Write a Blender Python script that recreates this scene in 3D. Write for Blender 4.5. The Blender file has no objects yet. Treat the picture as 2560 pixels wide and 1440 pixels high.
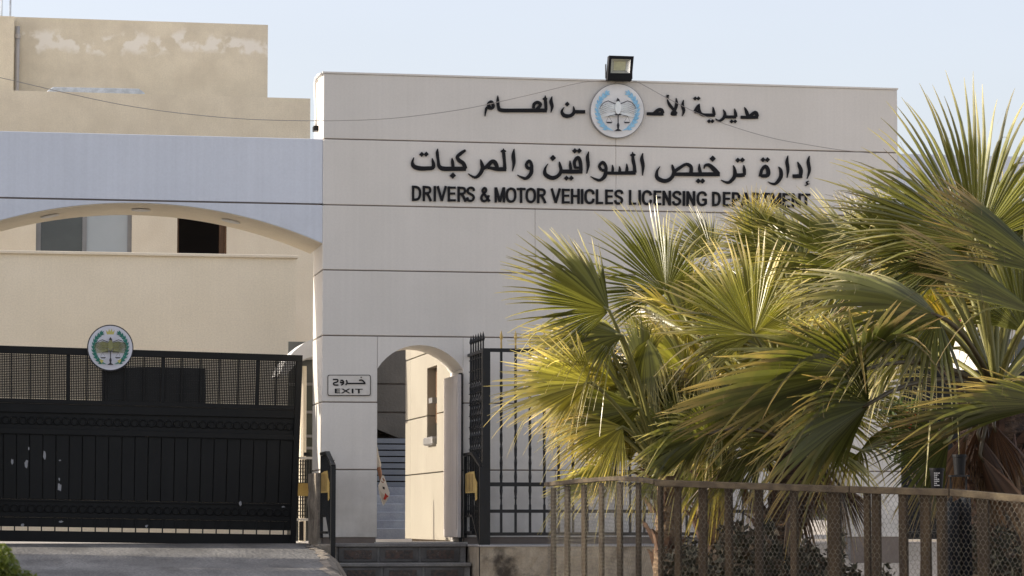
import bpy, bmesh, math, random
from mathutils import Vector, Matrix
random.seed(7)
R = math.radians
sc = bpy.context.scene
COL = sc.collection

# ------------------------------------------------------------------ camera, sky, sun, exposure
EYE = 1.6
FPX = 7111.1
PITCH = math.atan(580.0 / FPX)
cam_d = bpy.data.cameras.new('camera'); cam = bpy.data.objects.new('camera', cam_d); COL.objects.link(cam)
cam_d.lens = 100; cam_d.sensor_width = 36; cam_d.clip_start = 0.1; cam_d.clip_end = 6000
cam.location = (0, 0, EYE); cam.rotation_euler = (R(90) + PITCH, 0, 0)
cam_d.dof.use_dof = True; cam_d.dof.focus_distance = 34.0; cam_d.dof.aperture_fstop = 13
sc.camera = cam
PHI = R(10.58)
SUN_AZ = R(50 + 90) ; SUN_EL = R(21)      # azimuth counter-clockwise from +X (world)
SUN_AZ = PHI + R(180 - 11)
sun_dir = Vector((math.cos(SUN_AZ) * math.cos(SUN_EL), math.sin(SUN_AZ) * math.cos(SUN_EL), math.sin(SUN_EL)))
wld = bpy.data.worlds.new('World'); sc.world = wld; wld.use_nodes = True
nt = wld.node_tree; nt.nodes.clear()
sky = nt.nodes.new('ShaderNodeTexSky'); sky.sky_type = 'NISHITA'; sky.sun_disc = False
sky.sun_elevation = SUN_EL; sky.sun_rotation = R(90) - SUN_AZ
sky.air_density = 1.2; sky.dust_density = 2.6; sky.ozone_density = 4.0
bg = nt.nodes.new('ShaderNodeBackground'); bg.inputs[1].default_value = 0.118
wo = nt.nodes.new('ShaderNodeOutputWorld')
hs = nt.nodes.new('ShaderNodeHueSaturation'); hs.inputs['Saturation'].default_value = .50      # thin milky haze over the whole sky
wm = nt.nodes.new('ShaderNodeMix'); wm.data_type = 'RGBA'; wm.blend_type = 'MULTIPLY'; wm.inputs[0].default_value = 1; wm.inputs[7].default_value = (1.0, .925, .915, 1)
nt.links.new(sky.outputs[0], hs.inputs['Color']); nt.links.new(hs.outputs[0], wm.inputs[6]); stc = nt.nodes.new('ShaderNodeTexCoord'); smp = nt.nodes.new('ShaderNodeMapping'); smp.inputs['Scale'].default_value = (3, 3, 9); sno = nt.nodes.new('ShaderNodeTexNoise'); sno.inputs['Scale'].default_value = 1.6; sno.inputs['Detail'].default_value = 6; smr = nt.nodes.new('ShaderNodeMapRange'); smr.inputs[3].default_value = .95; smr.inputs[4].default_value = 1.05; smx = nt.nodes.new('ShaderNodeMix'); smx.data_type = 'RGBA'; smx.blend_type = 'MULTIPLY'; smx.inputs[0].default_value = 1
nt.links.new(stc.outputs['Generated'], smp.inputs[0]); nt.links.new(smp.outputs[0], sno.inputs['Vector']); nt.links.new(sno.outputs['Fac'], smr.inputs[0]); nt.links.new(wm.outputs[2], smx.inputs[6]); nt.links.new(smr.outputs[0], smx.inputs[7]); nt.links.new(smx.outputs[2], bg.inputs[0]); nt.links.new(bg.outputs[0], wo.inputs[0])
sd = bpy.data.lights.new('sun', 'SUN'); sd.energy = 2.45; sd.angle = R(0.55); sd.color = (1.0, 0.90, 0.76)
so = bpy.data.objects.new('sun', sd); COL.objects.link(so)
so.rotation_euler = (-sun_dir).to_track_quat('-Z', 'Y').to_euler()
sc.view_settings.view_transform = 'Standard'; sc.view_settings.look = 'None'
sc.view_settings.gamma = 1.0; sc.view_settings.exposure = 1.38
sc.view_settings.use_curve_mapping = False

# ------------------------------------------------------------------ frames and helpers
FW = Vector((0, math.cos(PITCH), math.sin(PITCH))); UP = Vector((0, -math.sin(PITCH), math.cos(PITCH)))
RT = Vector((1, 0, 0)); CAM = Vector((0, 0, EYE))
def ray(px, py): return FW + RT * ((px - 1280) / FPX) - UP * ((py - 720) / FPX)
def WP(px, py, depth): return CAM + ray(px, py) * depth
ou = Vector((math.cos(PHI), math.sin(PHI), 0)); ov = Vector((-math.sin(PHI), math.cos(PHI), 0))
O = WP(803, 1300, 35.0); O.z = 0
def L2W(u, w, z): return O + ou * u + ov * w + Vector((0, 0, z))
def W2L(p):
    d = p - O; return (d.dot(ou), d.dot(ov), p.z)
def F(px, py, w=0.0):                       # photo direction meets the plane at depth w behind the facade
    r = ray(px, py); t = (w - (CAM - O).dot(ov)) / r.dot(ov); p = W2L(CAM + r * t); return (p[0], p[2])
def S(px, py, u):                           # meets a plane across the facade
    r = ray(px, py); t = (u - (CAM - O).dot(ou)) / r.dot(ou); p = W2L(CAM + r * t); return (p[1], p[2])

BASE = {}
def setp(o, label=None, cat=None, group=None, kind=None):
    if label: o['label'] = label
    if cat: o['category'] = cat
    if group: o['group'] = group
    if kind: o['kind'] = kind
    return o
def thing(name, label, cat, base=(0, 0, 0), group=None, world=False):
    o = bpy.data.objects.new(name, None); COL.objects.link(o)
    o.empty_display_size = 0.3
    if world: o.location = base; BASE[o.name] = (Vector(base), True)
    else:
        o.location = L2W(*base); o.rotation_euler = (0, 0, PHI); BASE[o.name] = (Vector(base), False)
    return setp(o, label, cat, group)

class MB:
    def __init__(s): s.v = []; s.f = []; s.sm = False; s.t = None
    def add(s, vs, fs):
        n = len(s.v); s.v += [tuple(v) for v in vs]; s.f += [tuple(i + n for i in f) for f in fs]; return s
    def box(s, u0, u1, w0, w1, z0, z1):
        return s.add([(u0,w0,z0),(u1,w0,z0),(u1,w1,z0),(u0,w1,z0),(u0,w0,z1),(u1,w0,z1),(u1,w1,z1),(u0,w1,z1)],
                     [(0,3,2,1),(4,5,6,7),(0,1,5,4),(1,2,6,5),(2,3,7,6),(3,0,4,7)])
    def prism(s, poly, w0, w1):              # poly in (u, z), pushed from w0 to w1
        n = len(poly)
        return s.add([(p[0], w0, p[1]) for p in poly] + [(p[0], w1, p[1]) for p in poly],
            [tuple(range(n)), tuple(range(2*n-1, n-1, -1))] + [(i, i+n, (i+1) % n + n, (i+1) % n) for i in range(n)])
    def prismu(s, poly, u0, u1):             # poly in (w, z), pushed along u
        n = len(poly)
        return s.add([(u0, p[0], p[1]) for p in poly] + [(u1, p[0], p[1]) for p in poly],
            [tuple(range(n)), tuple(range(2*n-1, n-1, -1))] + [(i, i+n, (i+1) % n + n, (i+1) % n) for i in range(n)])
    def tube(s, pts, r, n=6, cap=True):
        pts = [Vector(p) for p in pts]; rr = r if isinstance(r, (list, tuple)) else [r] * len(pts)
        vs = []; up = Vector((0, 0, 1)); prev = None
        for i, p in enumerate(pts):
            d = (pts[min(i+1, len(pts)-1)] - pts[max(i-1, 0)]).normalized()
            if prev is None:
                a = d.cross(up) if abs(d.z) < .95 else d.cross(Vector((1, 0, 0)))
            else: a = prev - d * prev.dot(d)
            a.normalize(); prev = a; b = d.cross(a)
            for k in range(n):
                q = 2 * math.pi * k / n; vs.append(p + (a * math.cos(q) + b * math.sin(q)) * rr[i])
        fs = []
        for i in range(len(pts) - 1):
            for k in range(n):
                fs.append((i*n+k, i*n+(k+1) % n, (i+1)*n+(k+1) % n, (i+1)*n+k))
        if cap: fs += [tuple(range(n-1, -1, -1)), tuple(range((len(pts)-1)*n, len(pts)*n))]
        return s.add(vs, fs)
    def bar(s, p0, p1, a, b=None):           # square section bar
        b = b or a; p0 = Vector(p0); p1 = Vector(p1); d = (p1 - p0).normalized()
        x = d.cross(Vector((0, 1, 0)));
        if x.length < .1: x = d.cross(Vector((0, 0, 1)))
        x.normalize(); y = d.cross(x); vs = []
        for p in (p0, p1):
            for (i, j) in ((-1,-1),(1,-1),(1,1),(-1,1)): vs.append(p + x*i*a/2 + y*j*b/2)
        return s.add(vs, [(0,1,2,3),(7,6,5,4),(0,4,5,1),(1,5,6,2),(2,6,7,3),(3,7,4,0)])
    def torus(s, c, R_, r, nw=0.0, n=16, m=6):
        vs = []
        for i in range(n):
            a = 2*math.pi*i/n
            for j in range(m):
                b = 2*math.pi*j/m; rr = R_ + r*math.cos(b)
                vs.append((c[0] + rr*math.cos(a), c[1] + r*math.sin(b), c[2] + rr*math.sin(a)))
        return s.add(vs, [(i*m+j, ((i+1) % n)*m+j, ((i+1) % n)*m+(j+1) % m, i*m+(j+1) % m) for i in range(n) for j in range(m)])
    def build(s, name, mat, parent=None, label=None, cat=None, group=None, kind=None, world=None, bevel=0, smooth=False, keep=False):
        if parent is not None: b, isw = BASE[parent.name]
        else:
            isw = bool(world); b = Vector((0, 0, 0))
            if s.v:
                xs = [v[0] for v in s.v]; ys = [v[1] for v in s.v]; zs = [v[2] for v in s.v]
                b = Vector(((min(xs)+max(xs))/2, (min(ys)+max(ys))/2, min(zs))) if not keep else b
        me = bpy.data.meshes.new(name)
        me.from_pydata([(v[0]-b[0], v[1]-b[1], v[2]-b[2]) for v in s.v], [], s.f)
        if not isinstance(mat, (list, tuple)): mat = [mat]
        for m in mat: me.materials.append(m)
        bm = bmesh.new(); bm.from_mesh(me); bmesh.ops.recalc_face_normals(bm, faces=bm.faces)
        if smooth:
            for f in bm.faces: f.smooth = True
        bm.to_mesh(me); bm.free()
        if s.t is not None:
            at = me.attributes.new('tip', 'FLOAT', 'POINT'); at.data.foreach_set('value', s.t)
        o = bpy.data.objects.new(name, me); COL.objects.link(o)
        if parent is not None: o.parent = parent; BASE[o.name] = (b, isw)
        else:
            if isw: o.location = b
            else: o.location = L2W(*b); o.rotation_euler = (0, 0, PHI)
            BASE[o.name] = (b, isw)
        if bevel:
            m = o.modifiers.new('bevel', 'BEVEL'); m.width = bevel; m.segments = 1; m.limit_method = 'ANGLE'; m.angle_limit = R(50)
        return setp(o, label, cat, group, kind)

# ------------------------------------------------------------------ materials
def nodes(m): m.use_nodes = True; return m.node_tree
def rgb(c): return (c[0], c[1], c[2], 1)
def mat(name, c, rough=.7, c2=None, ns=3.0, streak=0.0, fine=0.0, bump=0.0, bs=60, metal=0.0, spec=.4, dirt=None, scl=(1, 1, 1)):
    m = bpy.data.materials.new(name); t = nodes(m); N = t.nodes; L = t.links; b = N['Principled BSDF']
    b.inputs['Roughness'].default_value = rough; b.inputs['Metallic'].default_value = metal
    b.inputs['Specular IOR Level'].default_value = spec
    tc = N.new('ShaderNodeTexCoord'); mp = N.new('ShaderNodeMapping'); L.new(tc.outputs['Object'], mp.inputs[0]); mp.inputs['Scale'].default_value = scl
    col = None
    c2 = c2 or tuple(x * .86 for x in c)
    n1 = N.new('ShaderNodeTexNoise'); n1.inputs['Scale'].default_value = ns; n1.inputs['Detail'].default_value = 6; L.new(mp.outputs[0], n1.inputs['Vector'])
    r = N.new('ShaderNodeValToRGB'); r.color_ramp.elements[0].position = .38; r.color_ramp.elements[1].position = .64
    r.color_ramp.elements[0].color = rgb(c2); r.color_ramp.elements[1].color = rgb(c); L.new(n1.outputs[0], r.inputs[0]); col = r.outputs[0]
    if streak:
        ms = N.new('ShaderNodeMapping'); ms.inputs['Scale'].default_value = (22, 22, .35); L.new(tc.outputs['Object'], ms.inputs[0])
        n2 = N.new('ShaderNodeTexNoise'); n2.inputs['Scale'].default_value = 1.0; n2.inputs['Detail'].default_value = 5; L.new(ms.outputs[0], n2.inputs['Vector'])
        mr = N.new('ShaderNodeMapRange'); mr.inputs[1].default_value = .35; mr.inputs[2].default_value = .7; mr.inputs[3].default_value = 1.0; mr.inputs[4].default_value = 1 - streak
        L.new(n2.outputs[0], mr.inputs[0]); mx = N.new('ShaderNodeMix'); mx.data_type = 'RGBA'; mx.blend_type = 'MULTIPLY'; mx.inputs[0].default_value = 1
        L.new(col, mx.inputs[6]); L.new(mr.outputs[0], mx.inputs[7]); col = mx.outputs[2]
    if fine:
        n3 = N.new('ShaderNodeTexNoise'); n3.inputs['Scale'].default_value = 40; n3.inputs['Detail'].default_value = 3; L.new(mp.outputs[0], n3.inputs['Vector'])
        mr = N.new('ShaderNodeMapRange'); mr.inputs[1].default_value = .35; mr.inputs[2].default_value = .65; mr.inputs[3].default_value = 1 - fine; mr.inputs[4].default_value = 1 + fine * .3
        L.new(n3.outputs[0], mr.inputs[0]); mx = N.new('ShaderNodeMix'); mx.data_type = 'RGBA'; mx.blend_type = 'MULTIPLY'; mx.inputs[0].default_value = 1
        L.new(col, mx.inputs[6]); L.new(mr.outputs[0], mx.inputs[7]); col = mx.outputs[2]
    if dirt:                                  # patches of another colour with a shape of their own
        dc, dsc, lo, hi = dirt
        n4 = N.new('ShaderNodeTexNoise'); n4.inputs['Scale'].default_value = dsc; n4.inputs['Detail'].default_value = 8; n4.inputs['Roughness'].default_value = .65; L.new(mp.outputs[0], n4.inputs['Vector'])
        mr = N.new('ShaderNodeMapRange'); mr.inputs[1].default_value = lo; mr.inputs[2].default_value = hi; L.new(n4.outputs[0], mr.inputs[0])
        mx = N.new('ShaderNodeMix'); mx.data_type = 'RGBA'; L.new(mr.outputs[0], mx.inputs[0]); L.new(col, mx.inputs[6]); mx.inputs[7].default_value = rgb(dc); col = mx.outputs[2]
    L.new(col, b.inputs['Base Color'])
    if bump:
        nb = N.new('ShaderNodeTexNoise'); nb.inputs['Scale'].default_value = bs; nb.inputs['Detail'].default_value = 6; L.new(mp.outputs[0], nb.inputs['Vector'])
        bp = N.new('ShaderNodeBump'); bp.inputs['Strength'].default_value = bump; bp.inputs['Distance'].default_value = .02
        L.new(nb.outputs[0], bp.inputs['Height']); L.new(bp.outputs[0], b.inputs['Normal'])
    return m

M = {}
M['clad'] = mat('facade_cladding', (.72, .682, .622), .55, (.68, .645, .585), 1.1, .03, .03, .05, 25)
M['clad_blue'] = mat('beam_cladding', (.68, .715, .775), .55, (.645, .68, .74), .8, .05, .03, .04, 25)
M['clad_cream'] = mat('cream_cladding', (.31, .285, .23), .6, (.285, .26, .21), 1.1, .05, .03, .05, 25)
M['joint'] = mat('joint_sealant', (.20, .165, .14), .9, None, 5)
M['render'] = mat('cream_render', (.84, .745, .57), .85, (.79, .70, .53), .9, .025, .07, .25, 45)
M['render2'] = mat('pale_cream_render', (.82, .73, .57), .85, (.79, .70, .54), .7, .02, .05, .25, 45)
M['rough'] = mat('rough_concrete', (.30, .26, .205), .95, (.20, .17, .135), 6, .0, .15, .9, 18, dirt=((.09, .075, .055), 2.2, .55, .68))
M['plinth'] = mat('stained_plinth', (.36, .31, .235), .95, (.27, .225, .165), 4, .12, .12, .8, 12, dirt=((.055, .045, .035), 1.6, .54, .66))
M['grey'] = mat('grey_stone', (.34, .33, .32), .8, (.27, .26, .25), 3, .05, .08, .3, 30)
M['asphalt'] = mat('worn_concrete_road', (.235, .228, .212), .9, (.13, .126, .118), 2.2, .0, .25, .9, 22, scl=(1, .22, 1), dirt=((.09, .086, .078), 1.1, .52, .66))
M['soil'] = mat('pale_dusty_ground', (.55, .48, .39), .95, (.47, .41, .33), 2, 0, .2, .6, 20)
M['darksoil'] = mat('dark_planting_soil', (.075, .055, .038), .95, (.035, .026, .018), 3, 0, .2, .8, 14)
M['paving'] = mat('pale_yard_paving', (.50, .47, .42), .9, (.43, .40, .36), 2, 0, .08, .3, 20)
M['iron'] = mat('black_iron_paint', (.012, .013, .015), .45, (.009, .0095, .010), 3, 0, 0, .2, 30, spec=.35)
M['gate'] = mat('gate_black_paint', (.0075, .0080, .0080), .55, (.0055, .006, .006), 2.5, .25, .0, .15, 12, spec=.3, dirt=((.035, .035, .034), 3.5, .68, .80))
M['chip'] = mat('bare_primer', (.36, .36, .37), .8, None, 20)
M['letter'] = mat('black_letter_paint', (.010, .010, .012), .6, None, 6, spec=.2)
M['yellow'] = mat('yellow_plate_paint', (.50, .36, .12), .6, (.42, .29, .09), 9, .1, .1)
M['white'] = mat('white_paint', (.70, .69, .67), .5, (.64, .63, .61), 3, .05, .03)
M['door'] = mat('door_leaf_paint', (.60, .55, .51), .5, (.54, .49, .46), 2, .12, .04, .1, 8, dirt=((.33, .27, .22), 5, .68, .8))
M['rust'] = mat('rusty_hinge', (.16, .07, .035), .9, (.05, .03, .02), 18, 0, .2)
M['tile'] = mat('brown_patterned_tile', (.105, .066, .050), .5, (.042, .038, .035), 26, 0, .1, .2, 30, dirt=((.17, .15, .13), 22, .58, .68))
M['tileframe'] = mat('dark_tile_border', (.12, .112, .105), .5, (.08, .075, .07), 8, 0, .1)
M['step'] = mat('step_stone', (.25, .24, .22), .75, (.18, .17, .16), 3, 0, .15, .3, 20)
M['shadewall'] = mat('shaded_stone_wall', (.23, .205, .17), .8, (.19, .17, .14), 1.4, .06, .08, .3, 20)  # deep shade beyond the doorway is put into this darker stone colour
M['slatblue'] = mat('blue_grey_slat', (.21, .235, .265), .6, (.18, .20, .23), 2)
M['bluestone'] = mat('blue_grey_stone', (.36, .385, .42), .7, (.27, .29, .33), 3, 0, .1, .2, 20)
M['alu'] = mat('aluminium_frame', (.26, .255, .25), .4, None, 4, metal=.3)
M['glassdark'] = mat('dark_window_glass', (.075, .08, .075), .12, (.05, .055, .052), 1.5, spec=.8)
M['glasspale'] = mat('pale_reflecting_glass', (.40, .43, .44), .2, (.37, .40, .41), 2, spec=.8)
M['interior'] = mat('dark_room_interior', (.022, .016, .012), .9, None, 2)
M['brownframe'] = mat('brown_wood_frame', (.13, .07, .035), .6, None, 9)
M['pipe'] = mat('grey_pvc_pipe', (.50, .47, .44), .5, None, 3)
M['sheet'] = mat('galvanised_sheet', (.55, .60, .65), .5, (.42, .46, .50), 9, 0, .1, metal=.1)
M['wood'] = mat('weathered_wood', (.056, .037, .017), .9, (.026, .017, .008), 3, .30, .15, .5, 40, scl=(6, 6, .6))
M['woodrail'] = mat('weathered_rail', (.105, .08, .046), .9, (.055, .04, .024), 3, 0, .15, .5, 40, scl=(.8, 5, 5))
M['wire'] = mat('galvanised_wire', (.15, .135, .10), .6, (.06, .05, .038), 12, metal=.2)
M['trunk'] = mat('palm_trunk_fibre', (.30, .21, .13), .95, (.12, .078, .048), 16, 0, .2, 1.0, 26, scl=(1, 1, 3.2))  # pale tone puts the sunlit look of the first trunk into colour
M['trunk_dark'] = mat('dark_palm_fibre', (.105, .066, .042), .95, (.035, .022, .015), 16, 0, .2, 1.0, 26, scl=(1, 1, 3.2))  # darker copy of the trunk fibre for the palms not sunlit
M['boot_dark'] = mat('dark_leaf_base', (.12, .066, .042), .85, (.045, .024, .016), 9, .2, .1, .3, 30)
M['boot'] = mat('palm_leaf_base', (.24, .14, .085), .85, (.10, .055, .035), 9, .2, .1, .3, 30)
M['lampglass'] = mat('floodlight_glass', (.45, .46, .40), .12, None, 3, spec=.8)
M['reflector'] = mat('floodlight_reflector', (.62, .62, .58), .25, (.50, .50, .46), 4, metal=.55)
M['led'] = mat('yellow_led_board', (.52, .50, .30), .4, None, 30)
M['emb_white'] = mat('emblem_white', (.80, .79, .77), .35, None, 4)
M['emb_white2'] = mat('emblem_bluish_white', (.74, .75, .82), .35, None, 4)
M['emb_blue'] = mat('emblem_blue', (.22, .50, .72), .4, (.32, .60, .80), 14)
M['emb_green'] = mat('emblem_green', (.018, .17, .125), .4, (.03, .22, .17), 14)
M['emb_dark'] = mat('emblem_ink', (.022, .022, .028), .4, None, 4)
M['emb_bird'] = mat('emblem_bird', (.84, .86, .85), .4, (.76, .80, .78), 12)
M['emb_bird2'] = mat('emblem_yellow_bird', (.30, .30, .13), .4, (.22, .23, .10), 12)
M['emb_gold'] = mat('emblem_gold', (.60, .55, .17), .4, None, 8)
M['emb_red'] = mat('red_print', (.35, .03, .02), .5, None, 5)
M['skin'] = mat('skin', (.30, .155, .095), .5, (.27, .135, .08), 12, 0, 0, .1, 90)
M['shirt'] = mat('pale_shirt', (.52, .50, .46), .85, (.46, .44, .41), 7, 0, .05, .3, 30)
M['trousers'] = mat('dark_trousers', (.04, .045, .06), .9, None, 7)
M['hair'] = mat('black_hair', (.012, .010, .009), .5, None, 30)
M['paper'] = mat('white_paper', (.72, .70, .67), .7, None, 6)
M['pot'] = mat('black_plastic_pot', (.009, .009, .010), .5, None, 6, spec=.15)
M['cloth'] = mat('dark_grey_cloth', (.020, .022, .025), .95, (.010, .011, .013), 6, .25, .1, .3, 40, spec=.05)
M['maroon'] = mat('maroon_panel', (.20, .025, .04), .5, None, 4)
M['carwhite'] = mat('white_car_paint', (.72, .72, .72), .2, None, 2, spec=.6)
M['tyre'] = mat('black_rubber', (.02, .02, .02), .8, None, 10)
M['petal'] = mat('red_petal', (.75, .035, .015), .6, (.6, .02, .01), 10)
M['bark'] = mat('tree_bark', (.16, .12, .085), .9, None, 10, 0, .2, .8, 20)

def leafmat(name, g1, g2, tipc, trans=.5, rough=.38, edge=.62, tc_gain=1.0):
    m = bpy.data.materials.new(name); t = nodes(m); N = t.nodes; L = t.links; b = N['Principled BSDF']; out = N['Material Output']
    b.inputs['Roughness'].default_value = rough; b.inputs['Specular IOR Level'].default_value = .5
    oi = N.new('ShaderNodeObjectInfo'); at = N.new('ShaderNodeAttribute'); at.attribute_name = 'tip'
    mx = N.new('ShaderNodeMix'); mx.data_type = 'RGBA'; L.new(oi.outputs['Random'], mx.inputs[0]); mx.inputs[6].default_value = rgb(g1); mx.inputs[7].default_value = rgb(g2)
    tc = N.new('ShaderNodeTexCoord'); n1 = N.new('ShaderNodeTexNoise'); n1.inputs['Scale'].default_value = 5; n1.inputs['Detail'].default_value = 4; L.new(tc.outputs['Object'], n1.inputs['Vector'])
    ad = N.new('ShaderNodeMath'); ad.operation = 'MULTIPLY_ADD'; L.new(n1.outputs[0], ad.inputs[0]); ad.inputs[1].default_value = .75; L.new(at.outputs['Fac'], ad.inputs[2])
    mr = N.new('ShaderNodeMapRange'); mr.inputs[1].default_value = edge + .30; mr.inputs[2].default_value = edge + .72; L.new(ad.outputs[0], mr.inputs[0])
    m2 = N.new('ShaderNodeMix'); m2.data_type = 'RGBA'; L.new(mr.outputs[0], m2.inputs[0]); L.new(mx.outputs[2], m2.inputs[6]); m2.inputs[7].default_value = rgb(tipc)
    a2 = N.new('ShaderNodeAttribute'); a2.attribute_name = 'seg'; r5 = N.new('ShaderNodeMapRange'); r5.inputs[3].default_value = 1.35 if 'palm' in name else 1.0; r5.inputs[4].default_value = .50 if 'palm' in name else 1.0; L.new(a2.outputs['Fac'], r5.inputs[0])
    m3 = N.new('ShaderNodeMix'); m3.data_type = 'RGBA'; m3.blend_type = 'MULTIPLY'; m3.inputs[0].default_value = 1; L.new(m2.outputs[2], m3.inputs[6]); L.new(r5.outputs[0], m3.inputs[7]); m2 = m3
    L.new(m2.outputs[2], b.inputs['Base Color'])
    tr = N.new('ShaderNodeBsdfTranslucent'); g = N.new('ShaderNodeMix'); g.data_type = 'RGBA'; g.blend_type = 'MULTIPLY'; g.inputs[0].default_value = 1
    L.new(m2.outputs[2], g.inputs[6]); g.inputs[7].default_value = (2.1 * tc_gain, 2.0 * tc_gain, .8 * tc_gain, 1); L.new(g.outputs[2], tr.inputs[0])
    ms = N.new('ShaderNodeMixShader'); ms.inputs[0].default_value = trans; L.new(b.outputs[0], ms.inputs[1]); L.new(tr.outputs[0], ms.inputs[2]); L.new(ms.outputs[0], out.inputs[0])
    return m
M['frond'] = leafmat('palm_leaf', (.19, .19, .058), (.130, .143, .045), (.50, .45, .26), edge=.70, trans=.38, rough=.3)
M['frond_y'] = leafmat('palm_leaf_yellow', (.36, .34, .115), (.27, .275, .088), (.58, .50, .30), edge=.60, trans=.42, rough=.3)  # brighter, yellower leaf; also puts the sunlit look of pale fronds into colour
M['frond_d'] = leafmat('palm_leaf_dark', (.090, .100, .030), (.130, .140, .042), (.30, .22, .10), trans=.3, rough=.33, edge=.72)  # darker leaf; also puts the deep shade low in the crowns into colour
M['frond_b'] = leafmat('palm_leaf_dead', (.13, .070, .040), (.09, .050, .030), (.24, .16, .09), trans=.2)
M['petiole'] = mat('palm_petiole', (.20, .19, .055), .45, (.16, .15, .045), 5, 0, .1)
M['petiole_d'] = mat('palm_petiole_dark', (.085, .065, .030), .45, (.06, .045, .022), 5, 0, .1)
M['shrub_dark'] = leafmat('shaded_shrub_leaf', (.013, .013, .007), (.013, .013, .007), (.04, .025, .014), trans=.1, rough=.95)  # near-black leaf; the shade behind the fence is put into its colour
M['leaf'] = leafmat('tree_leaf', (.055, .085, .022), (.075, .105, .026), (.10, .12, .03), trans=.4, rough=.5)
M['leaf_y'] = leafmat('bush_leaf', (.085, .115, .024), (.065, .10, .022), (.15, .16, .04), trans=.4, rough=.5)

def weather(m, zlo, zhi, dcol, amt):
    t = m.node_tree; N = t.nodes; L = t.links; b = N['Principled BSDF']; src = b.inputs['Base Color'].links[0].from_socket
    tc = N.new('ShaderNodeTexCoord'); sp = N.new('ShaderNodeSeparateXYZ'); L.new(tc.outputs['Object'], sp.inputs[0])
    n = N.new('ShaderNodeTexNoise'); n.inputs['Scale'].default_value = 1.7; n.inputs['Detail'].default_value = 8; n.inputs['Roughness'].default_value = .6; L.new(tc.outputs['Object'], n.inputs[0])
    r1 = N.new('ShaderNodeMapRange'); r1.inputs[1].default_value = zhi; r1.inputs[2].default_value = zlo; L.new(sp.outputs[2], r1.inputs[0])
    r2_ = N.new('ShaderNodeMapRange'); r2_.inputs[1].default_value = .40; r2_.inputs[2].default_value = .68; r2_.inputs[4].default_value = amt; L.new(n.outputs[0], r2_.inputs[0])
    mu = N.new('ShaderNodeMath'); mu.operation = 'MULTIPLY'; L.new(r1.outputs[0], mu.inputs[0]); L.new(r2_.outputs[0], mu.inputs[1])
    mx = N.new('ShaderNodeMix'); mx.data_type = 'RGBA'; L.new(mu.outputs[0], mx.inputs[0]); L.new(src, mx.inputs[6]); mx.inputs[7].default_value = rgb(dcol)
    oi = N.new('ShaderNodeObjectInfo'); r3_ = N.new('ShaderNodeMapRange'); r3_.inputs[3].default_value = .955; r3_.inputs[4].default_value = 1.03; L.new(oi.outputs['Random'], r3_.inputs[0])
    m2 = N.new('ShaderNodeMix'); m2.data_type = 'RGBA'; m2.blend_type = 'MULTIPLY'; m2.inputs[0].default_value = 1; L.new(mx.outputs[2], m2.inputs[6]); L.new(r3_.outputs[0], m2.inputs[7]); L.new(m2.outputs[2], b.inputs['Base Color'])
weather(M['clad'], -.1, 1.5, (.36, .33, .28), .75)
weather(M['clad_blue'], 3.6, 4.2, (.40, .41, .42), .5)
weather(M['render'], 9.6, 2.6, (.60, .52, .39), .75)
weather(M['render2'], 4.5, 1.0, (.70, .60, .45), .6)
# ------------------------------------------------------------------ ground
def smooth_pts(pts, k_=4):
    out = []; n = len(pts)
    if n < 3: return pts
    for i in range(n - 1):
        p0, p1, p2, p3 = pts[max(i-1, 0)], pts[i], pts[i+1], pts[min(i+2, n-1)]
        for j in range(k_):
            t = j / k_
            out.append(tuple(.5*((2*p1[c]) + (-p0[c]+p2[c])*t + (2*p0[c]-5*p1[c]+4*p2[c]-p3[c])*t*t + (-p0[c]+3*p1[c]-3*p2[c]+p3[c])*t**3) for c in range(3)))
    out.append(pts[-1]); return out
FZ = F(1045, 1355, 0)[1]                      # floor level of the doorway
YARD = FZ - .03
def strip(profile, u0, u1, nu=1):
    mb = MB(); n = len(profile)
    for i in range(nu + 1):
        u = u0 + (u1 - u0) * i / nu
        for (w, z) in profile: mb.v.append((u, w, z))
    for i in range(nu):
        for j in range(n - 1): mb.f.append((i*n+j, (i+1)*n+j, (i+1)*n+j+1, i*n+j+1))
    return mb
strip([(-3000, 0), (-36, 0), (-20, .28), (-2.4, .66), (-.5, .68), (.35, YARD - .004), (60, YARD - .004), (3000, YARD - .004)], -2500, 2500, 4).build('ground', M['soil'], kind='structure', keep=True)
# driveway ramp rising to the vehicle gate
d1 = F(830, 1440, -7)
prof = []
ramp = MB(); ws0 = [1.9, .6, -.3, -1.2, -2.4, -4, -7, -12, -22]
zz = [YARD+.006, YARD+.004, YARD-.012, YARD-.045, YARD-.09, YARD-.155, d1[1], .72, .27]
uu = [-.05, -.05, -.10, -.20, -.12, -.02, d1[0], .9, 1.5]
edge_ = []
for i_, (px__, py__) in {2: (772, 1366), 3: (784, 1374), 4: (797, 1387), 5: (812, 1408)}.items():
    q__ = F(px__, py__, ws0[i_]); uu[i_] = q__[0]; zz[i_] = q__[1]
uu[7] = uu[6] + .5; uu[8] = uu[6] + .9
sm_ = smooth_pts([(ws0[i], zz[i], uu[i]) for i in range(len(ws0))], 5)
ws = [p[0] for p in sm_]; zz = [p[1] for p in sm_]; uu = [p[2] + random.uniform(-.035, .035) for p in sm_]
cols = 7
for i, w in enumerate(ws):
    for k in range(cols): ramp.v.append((-16 + (uu[i] + 16) * k / (cols - 1) + random.uniform(-.03, .03), w, zz[i]))
    edge_.append((uu[i], w, zz[i]))
n = cols
for i in range(len(ws) - 1):
    for k in range(n - 1): ramp.f.append((i*n+k, i*n+k+1, (i+1)*n+k+1, (i+1)*n+k))
ramp.build('driveway', M['asphalt'], kind='structure')
bank = MB(); nb = 5
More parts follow.
